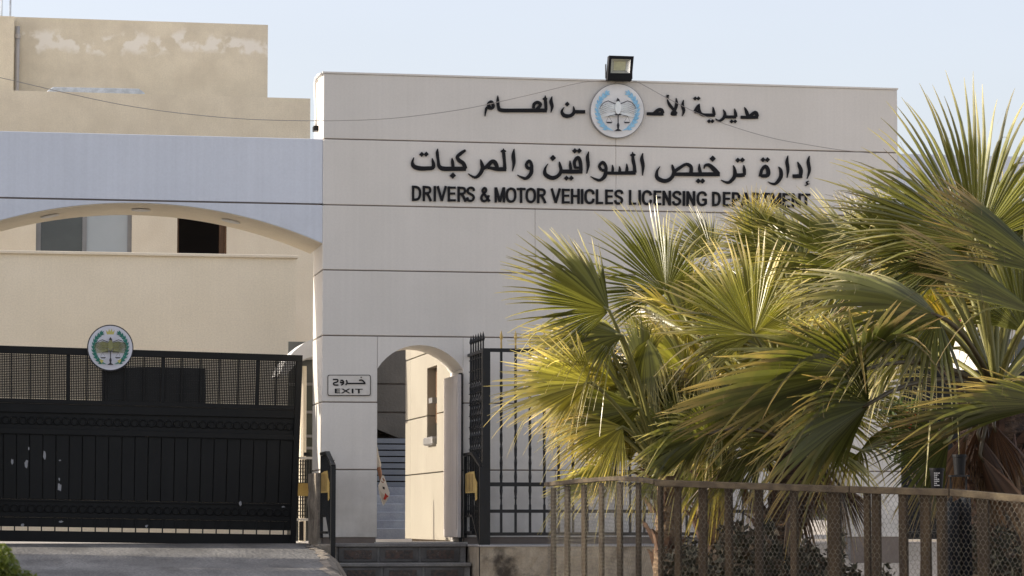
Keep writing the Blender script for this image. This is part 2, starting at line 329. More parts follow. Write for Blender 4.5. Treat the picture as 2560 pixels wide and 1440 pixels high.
for (u, w, z) in edge_:
    for (du_, dz_) in ((-.02, .004), (.07, .012), (.16, -.05), (.27, -.22), (.33, -.9)):
        k__ = min(1, max(0, (.2 - w)/1.2)); bank.v.append((u + du_*k__ + random.uniform(-.012, .012), w, z + dz_*(k__ if dz_ > -.1 else 1) + random.uniform(-.008, .008)))
for i in range(len(edge_)-1):
    for k in range(nb-1): bank.f.append((i*nb+k, i*nb+k+1, (i+1)*nb+k+1, (i+1)*nb+k))
bank.build('driveway_edge', M['rough'], kind='structure')
strip([(1.9, YARD), (7.7, YARD)], -22, 1.6, 1).build('yard_paving', M['paving'], kind='structure')

# ------------------------------------------------------------------ gatehouse facade
def fz(py, px=803, w=0): return F(px, py, w)[1]
UR = F(2248, 700)[0]
zt = fz(183); J = [fz(y) for y in (346.5, 511.5, 674.5, 838.5, 1005, 1174)]; zb = fz(1345)
bands = [zt] + J + [zb]
uA = F(943, 1100)[0]; uB = F(1157, 1100)[0]; uM = UR / 2
uC = UR - uB; uD = UR - uA
T1 = 1.0; G = .007
gh = thing('gatehouse', 'wide pinkish grey clad gatehouse wall carrying the black lettering, with arched foot doorways', 'building', (0, 0, FZ))
core = MB()
k = .016
core.box(k, UR-k, k, T1-k, J[3]-.05, zt-.02)
core.box(k, uA-k, k, T1-k, FZ-.6, J[3]-.05); core.box(uB+k, uC-k, k, T1-k, FZ-.6, J[3]-.05); core.box(uD+k, UR-k, k, T1-k, FZ-.6, J[3]-.05)
def panel(u0, u1, z0, z1, w0=0, w1=T1, m='clad', name='panel', label=None):
    p = MB().box(u0, u1, w0 + random.uniform(0, .002), w1, z0, z1)
    return p.build(name, M[m], gh, bevel=.006, label=label)
def arcpts(u0, u1, zs, rise, n=14):
    c = (u0+u1)/2; h = (u1-u0)/2; Rr = (h*h + rise*rise)/(2*rise); a0 = math.asin(min(1, h/Rr))
    if rise > h: a0 = math.pi - a0
    return [(c + Rr*math.sin(a), zs + rise - Rr + Rr*math.cos(a)) for a in [-a0 + 2*a0*i/n for i in range(n+1)]]
for i in range(4):
    z1 = bands[i] - (G if i else 0); z0 = bands[i+1] + G
    cuts = [0, uM, UR]
    if i >= 2: cuts = [0, UR*.36, UR*.70, UR] if i == 2 else [0, UR*.52, UR]
    for a, b in zip(cuts[:-1], cuts[1:]):
        panel(a + (.0015 if a else 0), b - (.0015 if b < UR else 0), z0, z1)
# band with the arches
z1 = bands[4] - G; z0 = bands[5] + G
zsp = fz(922, 1045); ztop = fz(862.5, 1045)
for (a, b, l, r_) in ((0, uA, uB, None),):
    panel(0, uA - .002, z0, z1); panel(uD + .002, UR, z0, z1)
mids = [uB + .12, uB + (uC - uB)*.36, uB + (uC-uB)*.68, uC - .12]
for (a, b) in ((uA, uB), (uC, uD)):
    ap = arcpts(a, b, zsp, ztop - zsp)
    poly = [(a, z1), (a, zsp)] + ap[1:-1] + [(b, zsp), (b, z1)]
    MB().prism([(p[0] + (.001 if p[0] <= a else 0), p[1]) for p in poly], .001, T1).build('arch_panel', M['clad'], gh)
    # jamb strips below the spring of the arch
for a, b in zip([uB] + mids[1:3], mids[1:3] + [uC]):
    panel(a + .002, b - .002, z0, z1)
for i in (5, 6):
    z1 = bands[i] - G; z0 = bands[i+1] + G
    panel(0, uA, z0, z1); panel(uD, UR, z0, z1)
    cs = [uB, uB + (uC-uB)*(.26 if i == 5 else .30), uB + (uC-uB)*.62, uC]
    for a, b in zip(cs[:-1], cs[1:]): panel(a + .002, b - .002, z0, z1)
core.build('core', M['joint'], gh)
MB().box(-.02, uA-.01, .03, T1+.02, FZ-.75, zb-.002).box(uB+.01, uC-.01, .03, T1+.02, FZ-.75, zb-.002).box(uD+.01, UR+.02, .03, T1+.02, FZ-.75, zb-.002).build('base_course', M['grey'], gh)
MB().box(-.012, UR+.012, -.012, T1+.012, zt+.0005, zt+.022).build('coping', M['clad'], gh)
# rough plaster foot on the gate side of the left pillar
rp = MB(); zr = fz(1182)
nr = 12
for i in range(nr + 1):
    z = YARD - .5 + (zr - YARD + .5) * i / nr
    for (u, w) in ((.012, -.008), (-.045, -.012), (-.055, .3), (-.06, .65), (-.05, 1.03)):
        rp.v.append((u + random.uniform(-.012, .012) - .05 * max(0, 1 - i/4), w - .04 * max(0, 1-i/3), z))
for i in range(nr):
    for j in range(4): rp.f.append((i*5+j, i*5+j+1, (i+1)*5+j+1, (i+1)*5+j))
rp.f.append(tuple(nr*5 + j for j in range(5)))
rp.build('plaster_foot', M['rough'], gh)

# guardroom side wall seen through the doorway (cladding lit by the sun)
wE = S(1013, 1200, uB)[0]
slitw = (S(1092, 1000, uB)[0], S(1067, 1000, uB)[0]); slz = (S(1078, 1112, uB)[1], S(1080, 917, uB)[1])
gj = [S(1040, 1046, uB)[1], S(1040, 1186, uB)[1]]
zg = [S(1040, 1349, uB)[1], gj[1], gj[0], S(1040, 893, uB)[1], fz(700)]
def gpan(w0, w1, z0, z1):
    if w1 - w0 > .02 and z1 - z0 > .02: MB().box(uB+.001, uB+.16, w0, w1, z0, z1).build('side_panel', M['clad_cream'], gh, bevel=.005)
wP = S(1025.5, 1200, uB)[0]
for i in range(4):
    a, b = zg[i] + G, zg[i+1] - G
    gpan(wP + .006, wE, a, b)
    lo, hi = max(a, slz[0]), min(b, slz[1])
    if hi > lo:
        gpan(T1 + .003, slitw[0], a, b); gpan(slitw[1], wP - .006, a, b)
        gpan(slitw[0] + .001, slitw[1] - .001, a, lo); gpan(slitw[0] + .001, slitw[1] - .001, hi, b)
    else: gpan(T1 + .003, wP - .006, a, b)
MB().box(uB+.10, uB+2.6, T1+.02, wE-.01, FZ-.5, slz[0]).box(uB+.10, uB+2.6, T1+.02, wE-.01, slz[1], fz(705)).box(uB+.10, uB+2.6, T1+.02, slitw[0]-.01, slz[0], slz[1]).box(uB+.10, uB+2.6, slitw[1]+.01, wE-.01, slz[0], slz[1]).box(uB+.6, uB+2.5, slitw[0]-.01, slitw[1]+.01, slz[0], slz[1]).build('guardroom_core', M['joint'], gh)
sl = MB().box(uB+.12, uB+.50, slitw[0], slitw[1], slz[0]+.3, slz[1]).build('window_slit', M['brownframe'], gh)
w0, w1 = slitw
bx = MB().box(uB-.07, uB+.14, w0+.05, w1-.12, slz[0]-.01, slz[0]+.10).build('wall_box', M['alu'], gh, bevel=.02, label='grey rounded box at the foot of the window slit')
MB().box(uB-.03, uB+.10, w0+.2, w0+.5, slz[0]+.55, slz[0]+.62).build('latch', M['alu'], gh)
# doorstep slab
MB().box(uA-.03, uB+.06, -.02, 1.3, FZ-.06, FZ).build('threshold', M['paving'], gh)

# open metal door leaf hinged on the right jamb
dl = thing('door', 'pale painted steel door leaf standing open inside the exit archway', 'door', (uB-.05, .05, FZ))
(wl0, _), (wl1, _) = S(1146, 1200, uB-.09), S(1111, 1200, uB-.09)
zl0 = S(1130, 1343, uB-.09)[1]; zl1 = S(1130, 941, uB-.09)[1]
MB().box(uB-.10, uB-.055, wl0, wl1, zl0, zl1).build('leaf', M['door'], dl, bevel=.006)
MB().box(uB-.104, uB-.101, wl0+.05, wl0+.055, zl0+.1, zl1-.1).box(uB-.104, uB-.101, wl1-.06, wl1-.055, zl0+.1, zl1-.1).build('seam', M['alu'], dl)
MB().box(uB-.050, uB-.008, -.03, .05, FZ, zl1+.03).build('frame_post', M['iron'], dl, bevel=.004)
for py in (1010, 1135, 1268):
    z = fz(py, 1155)
    MB().tube([(uB-.055, -.035, z-.07), (uB-.055, -.035, z+.07)], .017, 8).build('hinge', M['rust'], dl)

# ------------------------------------------------------------------ arched beams over the vehicle gates
def circ3(p, q, r):
    ax, ay = p; bx, by = q; cx, cy = r
    d = 2*(ax*(by-cy)+bx*(cy-ay)+cx*(ay-by))
    ux = ((ax*ax+ay*ay)*(by-cy)+(bx*bx+by*by)*(cy-ay)+(cx*cx+cy*cy)*(ay-by))/d
    uy = ((ax*ax+ay*ay)*(cx-bx)+(bx*bx+by*by)*(ax-cx)+(cx*cx+cy*cy)*(bx-ax))/d
    return ux, uy, math.hypot(ax-ux, ay-uy)
cx_, cz_, cr_ = circ3(F(0, 550), F(340, 506.5), F(801, 605))
uL = 2*cx_                                     # far springing, out of frame
BT = 1.35
def beam(name, label, mirror, m, ztop_, zj):
    f = (lambda u: UR - u) if mirror else (lambda u: u)
    t = thing(name, label, 'archway', (f(-4), 0, FZ))
    e = -.002
    arc = []
    n = 40
    for i in range(n + 1):
        u = uL + (e - uL) * i / n; arc.append((u, cz_ + math.sqrt(cr_**2 - (u - cx_)**2)))
    zJ = lambda u: zj
    cuts = [uL - .9, e]
    MB().prism([(f(uL-.9), zj+.008), (f(e), zj+.008), (f(e), ztop_), (f(uL-.9), ztop_)], .012, BT).build('upper_panel', M[m], t, bevel=.005)
    lower = [(f(p[0]), p[1]) for p in arc]
    poly = [(f(uL-.9), zj-.012)] + [(f(uL-.9), arc[0][1])] + lower + [(f(e), zj-.012)]
    MB().prism(poly, .012, BT).build('arch_panel', M[m], t)
    MB().box(*sorted((f(uL-.85), f(-.03))), .04, BT-.03, zj-.03, zj+.03).build('joint', M['joint'], t)
    # lining of the soffit
    so_ = MB(); th = .012
    inner = [(f(p[0]), p[1] - th) for p in arc]; outer = [(f(p[0]), p[1] - .001) for p in arc]
    so_.prism(outer + inner[::-1], .03, BT - .005)
    so_.build('soffit', M['render2'], t)
    # far pillar
    MB().box(*sorted((f(uL-1.0), f(uL+.001))), .0, 1.0, YARD-.4, arc[0][1]).build('far_pillar', M['clad'], t)
    if not mirror:
        for px in (125, 352, 577):
            for tries in range(1):
                # ring of the recessed lamp on the soffit, halfway in
                r = None
                for wv in (BT*.45,):
                    u = F(px, 540, wv)[0]
                z = cz_ + math.sqrt(cr_**2 - (u - cx_)**2) - .020
                a = -math.atan2(u - cx_, z - cz_)
                d = MB(); vs = []
                for s_, zo in ((.12, 0), (.12, -.012), (.095, -.014)):
                    for k_ in range(20):
                        q = 2*math.pi*k_/20
                        x = s_*math.cos(q); vs.append((u + x*math.cos(a) - zo*math.sin(a), BT*.45 + s_*math.sin(q), z + x*math.sin(a) + zo))
                d.add(vs, [(i*20+j, i*20+(j+1) % 20, (i+1)*20+(j+1) % 20, (i+1)*20+j) for i in range(2) for j in range(20)] + [tuple(range(40, 60))])
                d.build('downlight', M['white'], t)
    return t
beam('arched_beam', 'bluish grey arched beam spanning the black vehicle gate at left', False, 'clad_blue', fz(347), fz(510))
beam('arched_beam', 'arched beam starting behind the palm crowns at the far right', True, 'clad_blue', F(2255, 384)[1], F(2255, 535)[1])

# ------------------------------------------------------------------ cream buildings behind
def wallbox(t, name, m, px0, px1, yt, w, ext_l=0, depth=3, bottom=None, mid=None):
    mid = mid or (px0+px1)/2
    u0, u1 = F(px0, yt, w)[0]-ext_l, F(px1, yt, w)[0]; z = F(mid, yt, w)[1]
    return MB().box(u0, u1, w, w+depth, bottom if bottom is not None else YARD-.3, z).build(name, M[m], t), u0, u1, z
wB1, wB2, wB3, wB4 = 17.0, 12.6, 12.0, 8.0
b1 = thing('rooftop_block', 'tall cream rendered block with white efflorescence under its roof edge', 'building', (F(350, 800, wB1)[0], wB1, YARD))
# material of its own for the stains
ms = M['render'].copy(); ms.name = 'stained_cream_render'; t = ms.node_tree; N = t.nodes; L = t.links; b = N['Principled BSDF']
src = b.inputs['Base Color'].links[0].from_socket
tc = N.new('ShaderNodeTexCoord'); sep = N.new('ShaderNodeSeparateXYZ'); L.new(tc.outputs['Object'], sep.inputs[0])
nz = N.new('ShaderNodeTexNoise'); nz.inputs['Scale'].default_value = .55; nz.inputs['Detail'].default_value = 9; nz.inputs['Roughness'].default_value = .62; L.new(tc.outputs['Object'], nz.inputs[0])
nz2 = N.new('ShaderNodeTexNoise'); nz2.inputs['Scale'].default_value = 2.6; nz2.inputs['Detail'].default_value = 8; L.new(tc.outputs['Object'], nz2.inputs[0])
ztopB1 = F(350, 52, wB1)[1] - YARD
wob = N.new('ShaderNodeMath'); wob.operation = 'MULTIPLY_ADD'; L.new(nz.outputs[0], wob.inputs[0]); wob.inputs[1].default_value = 1.1; L.new(sep.outputs[2], wob.inputs[2])
dz = N.new('ShaderNodeMath'); dz.operation = 'SUBTRACT'; L.new(wob.outputs[0], dz.inputs[0]); dz.inputs[1].default_value = ztopB1 - .42 + .55
ab = N.new('ShaderNodeMath'); ab.operation = 'ABSOLUTE'; L.new(dz.outputs[0], ab.inputs[0])
mr = N.new('ShaderNodeMapRange'); mr.inputs[1].default_value = .20; mr.inputs[2].default_value = .10; mr.inputs[3].default_value = 0; mr.inputs[4].default_value = 1; L.new(ab.outputs[0], mr.inputs[0])
mr2 = N.new('ShaderNodeMapRange'); mr2.inputs[1].default_value = .47; mr2.inputs[2].default_value = .53; L.new(nz2.outputs[0], mr2.inputs[0])
mu = N.new('ShaderNodeMath'); mu.operation = 'MULTIPLY'; L.new(mr.outputs[0], mu.inputs[0]); L.new(mr2.outputs[0], mu.inputs[1])
mxx = N.new('ShaderNodeMix'); mxx.data_type = 'RGBA'; L.new(mu.outputs[0], mxx.inputs[0]); L.new(src, mxx.inputs[6]); mxx.inputs[7].default_value = (.86, .80, .69, 1); L.new(mxx.outputs[2], b.inputs['Base Color'])
M['stained'] = ms
wallbox(b1, 'wall', 'stained', 30, 670, 52, wB1, ext_l=16, depth=8)
wallbox(b1, 'corner_pier', 'render', -150, 36, 38, wB1-.35, ext_l=14, depth=.34)
uu0, zz0 = F(30, 43, wB1); uu1, zz1 = F(670, 60, wB1)
px_ = F(44, 66, wB1-.12); py_ = F(44, 235, wB1-.12)
dp = MB().tube([(px_[0], wB1-.12, px_[1]), (px_[0], wB1-.12, py_[1]-1)], .042, 8).build('drainpipe', M['pipe'], b1, smooth=True)
MB().tube([(px_[0], wB1-.12, px_[1]-.22), (px_[0], wB1-.12, px_[1]-.14)], .052, 8).build('collar', M['pipe'], dp)
for px in (3, 25):
    a = F(px, 45, wB1+.2)
    MB().tube([(a[0], wB1-.2, a[1]-.05), (a[0], wB1-.2, a[1]+1.2)], .02, 6).build('rooftop_rod', M['sheet'], b1)
b2 = thing('terrace_building', 'cream rendered building with windows seen through the arch, below the tall block', 'building', (F(350, 800, wB3)[0], wB3, YARD))
_, a_, b_, zz2 = wallbox(b2, 'parapet', 'render', -60, 776, 235, wB2, ext_l=14, depth=3.5, bottom=F(400, 420, wB2)[1])
u_r = F(905, 600, wB3)[0]; u_l = F(-60, 600, wB3)[0] - 14; zc = F(400, 430, wB2)[1]
w1l, w1r = F(90, 580, wB3)[0], F(330, 580, wB3)[0]; w2l, w2r = F(443, 580, wB3)[0], F(567, 580, wB3)[0]
wz0, wz1 = F(300, 655, wB3)[1], F(300, 500, wB3)[1]
mbw = MB()
for (a, b) in ((u_l, w1l), (w1r, w2l), (w2r, u_r)): mbw.box(a, b, wB3, wB3+.25, YARD-.2, zc)
for (a, b) in ((w1l, w1r), (w2l, w2r)): mbw.box(a, b, wB3, wB3+.25, YARD-.2, wz0); mbw.box(a, b, wB3, wB3+.25, wz1, zc)
mbw.build('wall', M['render2'], b2)
MB().box(u_l, u_r, wB3+1.6, wB3+3.8, YARD-.2, zc-.02).build('inner_wall', M['interior'], b2)
wf = MB(); fr = .05
mm = (w1l + w1r) / 2 + .02
for (a, b) in ((w1l, w1l+fr+.03), (mm-fr/2-.02, mm+fr/2), (w1r-fr-.02, w1r)): wf.box(a, b, wB3+.08, wB3+.14, wz0, wz1)
wf.box(w1l, w1r, wB3+.085, wB3+.135, wz0, wz0+fr); wf.box(w1l, w1r, wB3+.085, wB3+.135, wz1-fr, wz1)
win = wf.build('window', M['alu'], b2)
MB().box(w1l+.02, mm-.01, wB3+.11, wB3+.115, wz0+.01, wz1-.01).build('pane', M['glassdark'], win, label='dark reflecting left pane')
MB().box(mm+.01, w1r-.02, wB3+.10, wB3+.105, wz0+.01, wz1-.01).build('pane', M['glasspale'], win, label='pale frosted right pane')
wf = MB().box(w2r-.11, w2r-.03, wB3+.15, wB3+.24, wz0, wz1).box(w2r-.03, w2r, wB3+.05, wB3+.13, wz0, wz1).box(w2l, w2l+.03, wB3+.05, wB3+.13, wz0, wz1)
MB().box(w1l-.05, w1r+.05, wB3-.06, wB3-.003, wz0-.05, wz0-.003).build('sill', M['render2'], win)
wf.build('window', M['brownframe'], b2, label='open dark window with a brown frame')
fw = thing('terrace_wall', 'long cream rendered terrace wall rising behind the black gate', 'wall', (F(350, 1000, wB4)[0], wB4, YARD))
u1_ = F(740, 640, wB4)[0]; u0_ = F(-60, 640, wB4)[0] - 14; z4 = F(370, 632, wB4)[1]
MB().box(u0_, u1_, wB4, wB4+.4, YARD-.2, z4-.05).build('wall', M['render'], fw)
MB().box(u0_, u1_+.03, wB4-.05, wB4+.43, z4-.048, z4).build('coping', M['render2'], fw, bevel=.008)
a, zA = F(255, 918, wB4); c, zC = F(512, 1020, wB4)
ww = MB().box(a, c, wB4-.03, wB4-.002, zC-.5, zA).build('shutter', M['iron'], fw, label='dark shuttered window behind the gate mesh')
for i in range(9):
    z = zA - .06 - i*.1
    MB().box(a+.04, c-.04, wB4-.05, wB4-.031, z-.03, z).build('slat', M['iron'], ww)
# long pale sheet lying on the roof edge
sh = MB(); a, za = F(118, 217, wB2+.8); b, zb_ = F(362, 222, wB2+.8)
sh.prism([(a+.1, za), (b-.1, zb_), (b, zb_-.07), (b, zb_-.4), (a, za-.4), (a, za-.07)], wB2+.8, wB2+1.5)
sh.build('roof_sheet', M['sheet'], label='long pale bluish metal cover lying on the roof behind the parapet', cat='cover', bevel=.01)

# ------------------------------------------------------------------ seen through the gap beside the pillar and the doorway
cy = thing('courtyard_building', 'dark stone building at the end of the doorway, with grey louvres and steps', 'building', (F(975, 1340, 12)[0], 12, YARD))
wq = 13.5
a = F(640, 900, wq)[0]; b = F(1400, 900, wq)[0]
for (y0, y1) in ((600, 958), (962, 1029), (1033, 1092)):
    MB().box(a, b, wq, wq+.3, F(975, y1, wq)[1], F(975, y0, wq)[1]).build('stone_course', M['shadewall'], cy)
MB().box(a, b, wq+.04, wq+3, YARD-.2, F(975, 590, wq)[1]).build('core', M['joint'], cy)
pa, pb = F(940, 1040, wq-.5), F(1030, 1090, wq-.5)
MB().prism([(pa[0]-.6, pa[1]+.25), (pb[0]+.4, pb[1]-.1), (pb[0]+.4, pb[1]-.28), (pa[0]-.6, pa[1]+.02)], wq-.5, wq-.01).build('stair_stringer', M['shadewall'], cy)
wq2 = 12.4
for i in range(8):
    y0 = 1096 + i*15.6
    MB().box(a, b, wq2, wq2+.10, F(975, y0+12.2, wq2)[1], F(975, y0, wq2)[1]).build('louvre', M['slatblue'], cy)
MB().box(a, b, wq2+.09, wq2+.9, YARD-.1, F(975, 1094, wq2)[1]).build('louvre_backing', M['interior'], cy)
for i in range(6):
    y0 = 1218 + i*20.5; wst = 12.2 - i*.34
    MB().box(a, b, wst, wst+.36, F(975, y0+30, wst)[1]-.05, F(975, y0, wst)[1]).build('step', M['bluestone'], cy, bevel=.01)
# white quarter arch and glass behind the gate's end
lk = thing('side_canopy', 'white curved canopy edge over dark glass beside the gate end', 'canopy', (F(760, 1300, 5)[0], 5, YARD))
w5 = 5.0
cp = [F(*p, w5) for p in ((700, 935), (712, 905), (735, 878), (762, 856), (800, 838), (840, 830))]
cp2 = [F(*p, w5) for p in ((840, 885), (790, 888), (760, 898), (735, 915), (715, 938))]
MB().prism(cp + cp2, w5, w5+1.2).build('curved_roof', M['white'], lk)
a, z = F(718, 1200, w5+1.3); b, z2 = F(840, 890, w5+1.3)
fg = MB().box(a, b, w5+1.25, w5+1.31, YARD, z2+.2).build('glass_front', M['glassdark'], lk)
for yy in (960, 1030, 1090, 1120):
    z = F(760, yy, w5+1.2)[1]; MB().box(a, b, w5+1.21, w5+1.248, z-.02, z+.02).build('mullion', M['alu'], fg)
MB().tube([(a+.1, w5+.2, YARD), (a+.1, w5+.2, F(725, 915, w5+.2)[1])], .05, 8).build('post', M['render2'], lk)

# ------------------------------------------------------------------ black sliding gate
GW = 1.12
def rowy(r, px): return r[0] + (r[1] - r[0]) * px / 757.0
TOP, MT, MBt, O1a, O1b, PA, O2a, O2b, GA, GB, BOT = (863.5, 888), (882, 904), (995, 1014), (1030, 1047), (1069, 1087), (1083, 1100), (1252, 1265), (1287, 1299), (1315.5, 1326.5), (1325.5, 1337), (1353, 1363)
def gp(px, r, w=GW):
    y = rowy(r, px); t = (y - 888) / 475.0
    return F(px - 17 * t * px / 757.0, y, w)
gate = thing('sliding_gate', 'black steel sliding vehicle gate with perforated top and ring friezes, left of the pillar', 'gate', (F(380, 1355, GW)[0], GW, YARD))
X0 = -330
def gq(name, x0, x1, r0, r1, w0, w1, m='gate', bevel=.003, parent=None, label=None):
    P = [gp(x0, r0, w0), gp(x1, r0, w0), gp(x1, r1, w0), gp(x0, r1, w0)]
    return MB().prism(P, w0, w1).build(name, M[m], parent or gate, bevel=bevel, label=label)
gq('top_beam', X0, 757, TOP, MT, GW-.05, GW+.03)
gq('end_post', 742, 757, MT, BOT, GW-.052, GW+.032)
gq('bottom_beam', X0, 741.5, GB, BOT, GW-.05, GW+.04)
mid = lambda r, k_: (r[0] + k_, r[1] + k_)
gq('rail', X0, 741, MBt, mid(MBt, 11), GW-.052, GW+.03)
gq('rail', X0, 741, mid(MBt, 11.6), mid(O1a, -1), GW-.035, GW-.006)
gq('rail', X0, 741, O1b, PA, GW-.045, GW-.006)
gq('frieze_board', X0, 741, mid(O1a, -3), mid(O1b, 3), GW-.004, GW+.010)
gq('frieze_board', X0, 741, mid(O2a, -5.4), mid(O2b, 5.2), GW-.004, GW+.010)
gq('rail', X0, 741, mid(O2a, -5), mid(O2a, -.5), GW-.020, GW-.006)
gq('rail', X0, 741, mid(O2b, 0), mid(O2b, 5), GW-.020, GW-.006)
gq('lower_board', X0, 741, mid(O2b, 5.3), GA, GW-.002, GW+.010)
# boards of the solid middle
x = 741.0; i = 0
while x > X0 + 20:
    x2 = x - 33.3
    gq('board', x2 + .6, x - .6, mid(PA, .5), mid(O2a, -5.5), GW-.012 - (.006 if i % 2 else 0), GW+.012, bevel=.004)
    x = x2; i += 1
gq('backing', X0, 741, PA, mid(O2a, -5.5), GW+.013, GW+.018)
# ring friezes
x = 728.0
while x > X0 + 10:
    for (ra, rb) in ((O1a, O1b), (O2a, O2b)):
        r = ((ra[0]+rb[0])/2, (ra[1]+rb[1])/2); c = gp(x, r)
        rg = MB().torus((c[0], GW-.012, c[1]), .044, .0085, n=14, m=5)
        rg.torus((c[0] + .05, GW-.008, c[1] - .02), .022, .0055, n=10, m=4)
        rg.build('ring', M['gate'], gate, smooth=True)
    x -= 21.6
# short bars above the bottom beam
x = 723.0
while x > X0:
    a = gp(x, mid(O2b, 5)); b = gp(x, GB)
    MB().bar((a[0], GW-.022, a[1]), (b[0], GW-.022, b[1]-.01), .016).build('bar', M['gate'], gate)
    x -= 34.3
# perforated mesh band with its uprights
x = 741.0; k = 0; ups = []
while x > X0:
    wd = 9 if k % 5 == 2 else 4
    ups.append(x)
    if k: gq('mesh_upright', x - wd/2, x + wd/2, MT, MBt, GW-.03, GW+.004)
    x -= 47.5; k += 1
for x1, x0 in zip(ups[:-1], ups[1:]):
    mbp = MB(); nv = 11; nh = 27
    for i in range(nv + 1):
        xx = x0 + (x1-x0)*i/nv; a = gp(xx, MT); b = gp(xx, MBt)
        mbp.bar((a[0], GW+.006, a[1]), (b[0], GW+.006, b[1]), .0132, .003)
    for i in range(1, nh):
        f_ = i/nh; r = (MT[0]+(MBt[0]-MT[0])*f_, MT[1]+(MBt[1]-MT[1])*f_); a = gp(x0, r); b = gp(x1, r)
        mbp.bar((a[0], GW+.0095, a[1]), (b[0], GW+.0095, b[1]), .0126, .003)
    mbp.build('perforated_sheet', M['gate'], gate)
# paint chips, rollers
def blob(cx, cy, rx, ry, n=11, seed=0):
    rr = random.Random(seed); return [(cx + rx*math.cos(2*math.pi*i/n)*rr.uniform(.55, 1.2), cy + ry*math.sin(2*math.pi*i/n)*rr.uniform(.55, 1.2)) for i in range(n)]
for (cx, cy, rx, ry) in ((31, 1154, 4, 8), (66, 1159, 5, 11), (111, 1138, 3.5, 14), (72, 1121, 2, 5), (149, 1219, 7, 11), (148, 1198, 2, 5), (150, 1151, 3, 2), (57, 1313, 5, 4), (152, 1304, 6, 3), (366, 1315, 5, 4), (601, 1258, 4, 7), (708, 1267, 6, 2)):
    P = [F(p[0], p[1], GW-.02) for p in blob(cx, cy, rx, ry, seed=int(cx))]
    w = GW-.0215 if 1100 < cy < 1250 else GW-.0405
    MB().prism([F(p[0], p[1], w) for p in blob(cx, cy, rx, ry, seed=int(cx))], w, w+.0012).build('paint_chip', M['chip'], gate)
for px in (610, 672):
    a = F(px, 1357, GW)
    MB().add([(a[0] + .06*math.cos(q), GW + s_, a[1] - .01 + .05*math.sin(q)) for s_ in (-.02, .02) for q in [2*math.pi*i/12 for i in range(12)]],
             [tuple(range(12)), tuple(range(23, 11, -1))] + [(i, 12+i, 12+(i+1) % 12, (i+1) % 12) for i in range(12)]).build('roller', M['iron'], gate)
# second vehicle gate, behind the palms at right
g2 = thing('vehicle_gate', 'black steel vehicle gate half hidden behind the palms at the far right', 'gate', (UR + 2.5, GW, YARD))
zt2 = F(2400, 925, GW)[1]
MB().box(UR+.28, UR+5.2, GW-.03, GW+.03, zt2-.08, zt2).build('top_beam', M['gate'], g2)
MB().box(UR+.28, UR+5.2, GW-.03, GW+.03, YARD+.05, YARD+.15).build('bottom_beam', M['gate'], g2)
for i in range(24):
    MB().box(UR+.28 + i*.205, UR+.28 + i*.205+.2, GW-.01-(i % 2)*.006, GW+.01, YARD+.151, zt2-.081).build('board', M['gate'], g2)

# ------------------------------------------------------------------ lettering
class Sign:
    def __init__(s, t, off, sc_, w0, th, m='letter', fx=None):
        s.t = t; s.off = off; s.sc = sc_; s.w0 = w0; s.th = th; s.m = m; s.n = 0; s.fx = fx
    def P(s, x, y): return F(s.off[0] + x/s.sc, s.off[1] + y/s.sc, s.w0)
    def letter(s, *strokes, name='letter', sm=True):
        mb = MB()
        for st in strokes:
            s.n += 1; e = (s.n % 9) * .0006
            pts = smooth_pts(st) if sm else st
            L_, R_ = [], []
            for i, p in enumerate(pts):
                a = pts[max(i-1, 0)]; b = pts[min(i+1, len(pts)-1)]
                dx, dy = b[0]-a[0], b[1]-a[1]; l = math.hypot(dx, dy) or 1
                nx, ny = -dy/l, dx/l; h = max(p[2], 1.5)/2
                L_.append(s.P(p[0]+nx*h, p[1]+ny*h)); R_.append(s.P(p[0]-nx*h, p[1]-ny*h))
            n = len(pts); vs = []
            for w in (s.w0 - s.th - e, s.w0):
                vs += [(q[0], w, q[1]) for q in L_] + [(q[0], w, q[1]) for q in R_]
            fs = []
            for i in range(n-1):
                fs += [(i, i+1, n+i+1, n+i), (2*n+i, 3*n+i, 3*n+i+1, 2*n+i+1), (i, 2*n+i, 2*n+i+1, i+1), (n+i, n+i+1, 3*n+i+1, 3*n+i)]
            fs += [(0, n, 3*n, 2*n), (n-1, 3*n-1, 4*n-1, 2*n-1)]
            mb.add(vs, fs)
        return mb.build(name, M[s.m], s.t)
    def dot(s, x, y, r):
        s.n += 1; e = (s.n % 9)*.0006
        MB().prism([s.P(x, y-r), s.P(x+r, y), s.P(x, y+r), s.P(x-r, y)], s.w0-s.th-e, s.w0).build('dot', M[s.m], s.t)

t2 = thing('arabic_sign', 'large black Arabic lettering in one line right above the English line', 'sign', (uM, 0, F(1540, 460)[1]))
A = Sign(t2, (1000, 350), 4.571, -.003, .018)
A.letter([(158,200,8),(140,255,30),(160,305,48),(230,325,50),(310,325,46),(372,318,44),(382,280,38),(372,240,26),(366,208,6)])
A.dot(247,165,29); A.dot(298,163,29)
A.letter([(430,100,6),(424,150,34),(436,240,30),(446,300,40),(490,328,50),(600,330,48),(752,330,48)], [(592,205,6),(598,250,34),(606,320,34)], [(748,118,26),(700,150,40),(654,192,38),(672,232,42),(722,270,44),(748,330,40)])
A.dot(602,408,36)
A.letter([(918,222,6),(932,270,34),(940,330,44),(905,398,40),(850,428,28),(776,384,6)], [(948,334,30),(1000,296,46),(1050,246,44),(1088,262,44),(1112,330,44)], [(1000,318,30),(1040,322,34),(1110,334,44),(1212,334,46)], [(1180,98,6),(1184,160,36),(1192,250,34),(1196,334,40)], [(1150,128,14),(1180,130,40),(1210,130,10)])
A.letter([(1303,100,6),(1293,180,42),(1300,270,34),(1282,358,6)])
A.letter([(1458,325,34),(1440,285,32),(1470,240,34),(1498,270,32),(1500,320,38),(1452,322,30)], [(1502,300,34),(1496,380,44),(1440,440,36),(1385,425,22),(1338,400,5)])
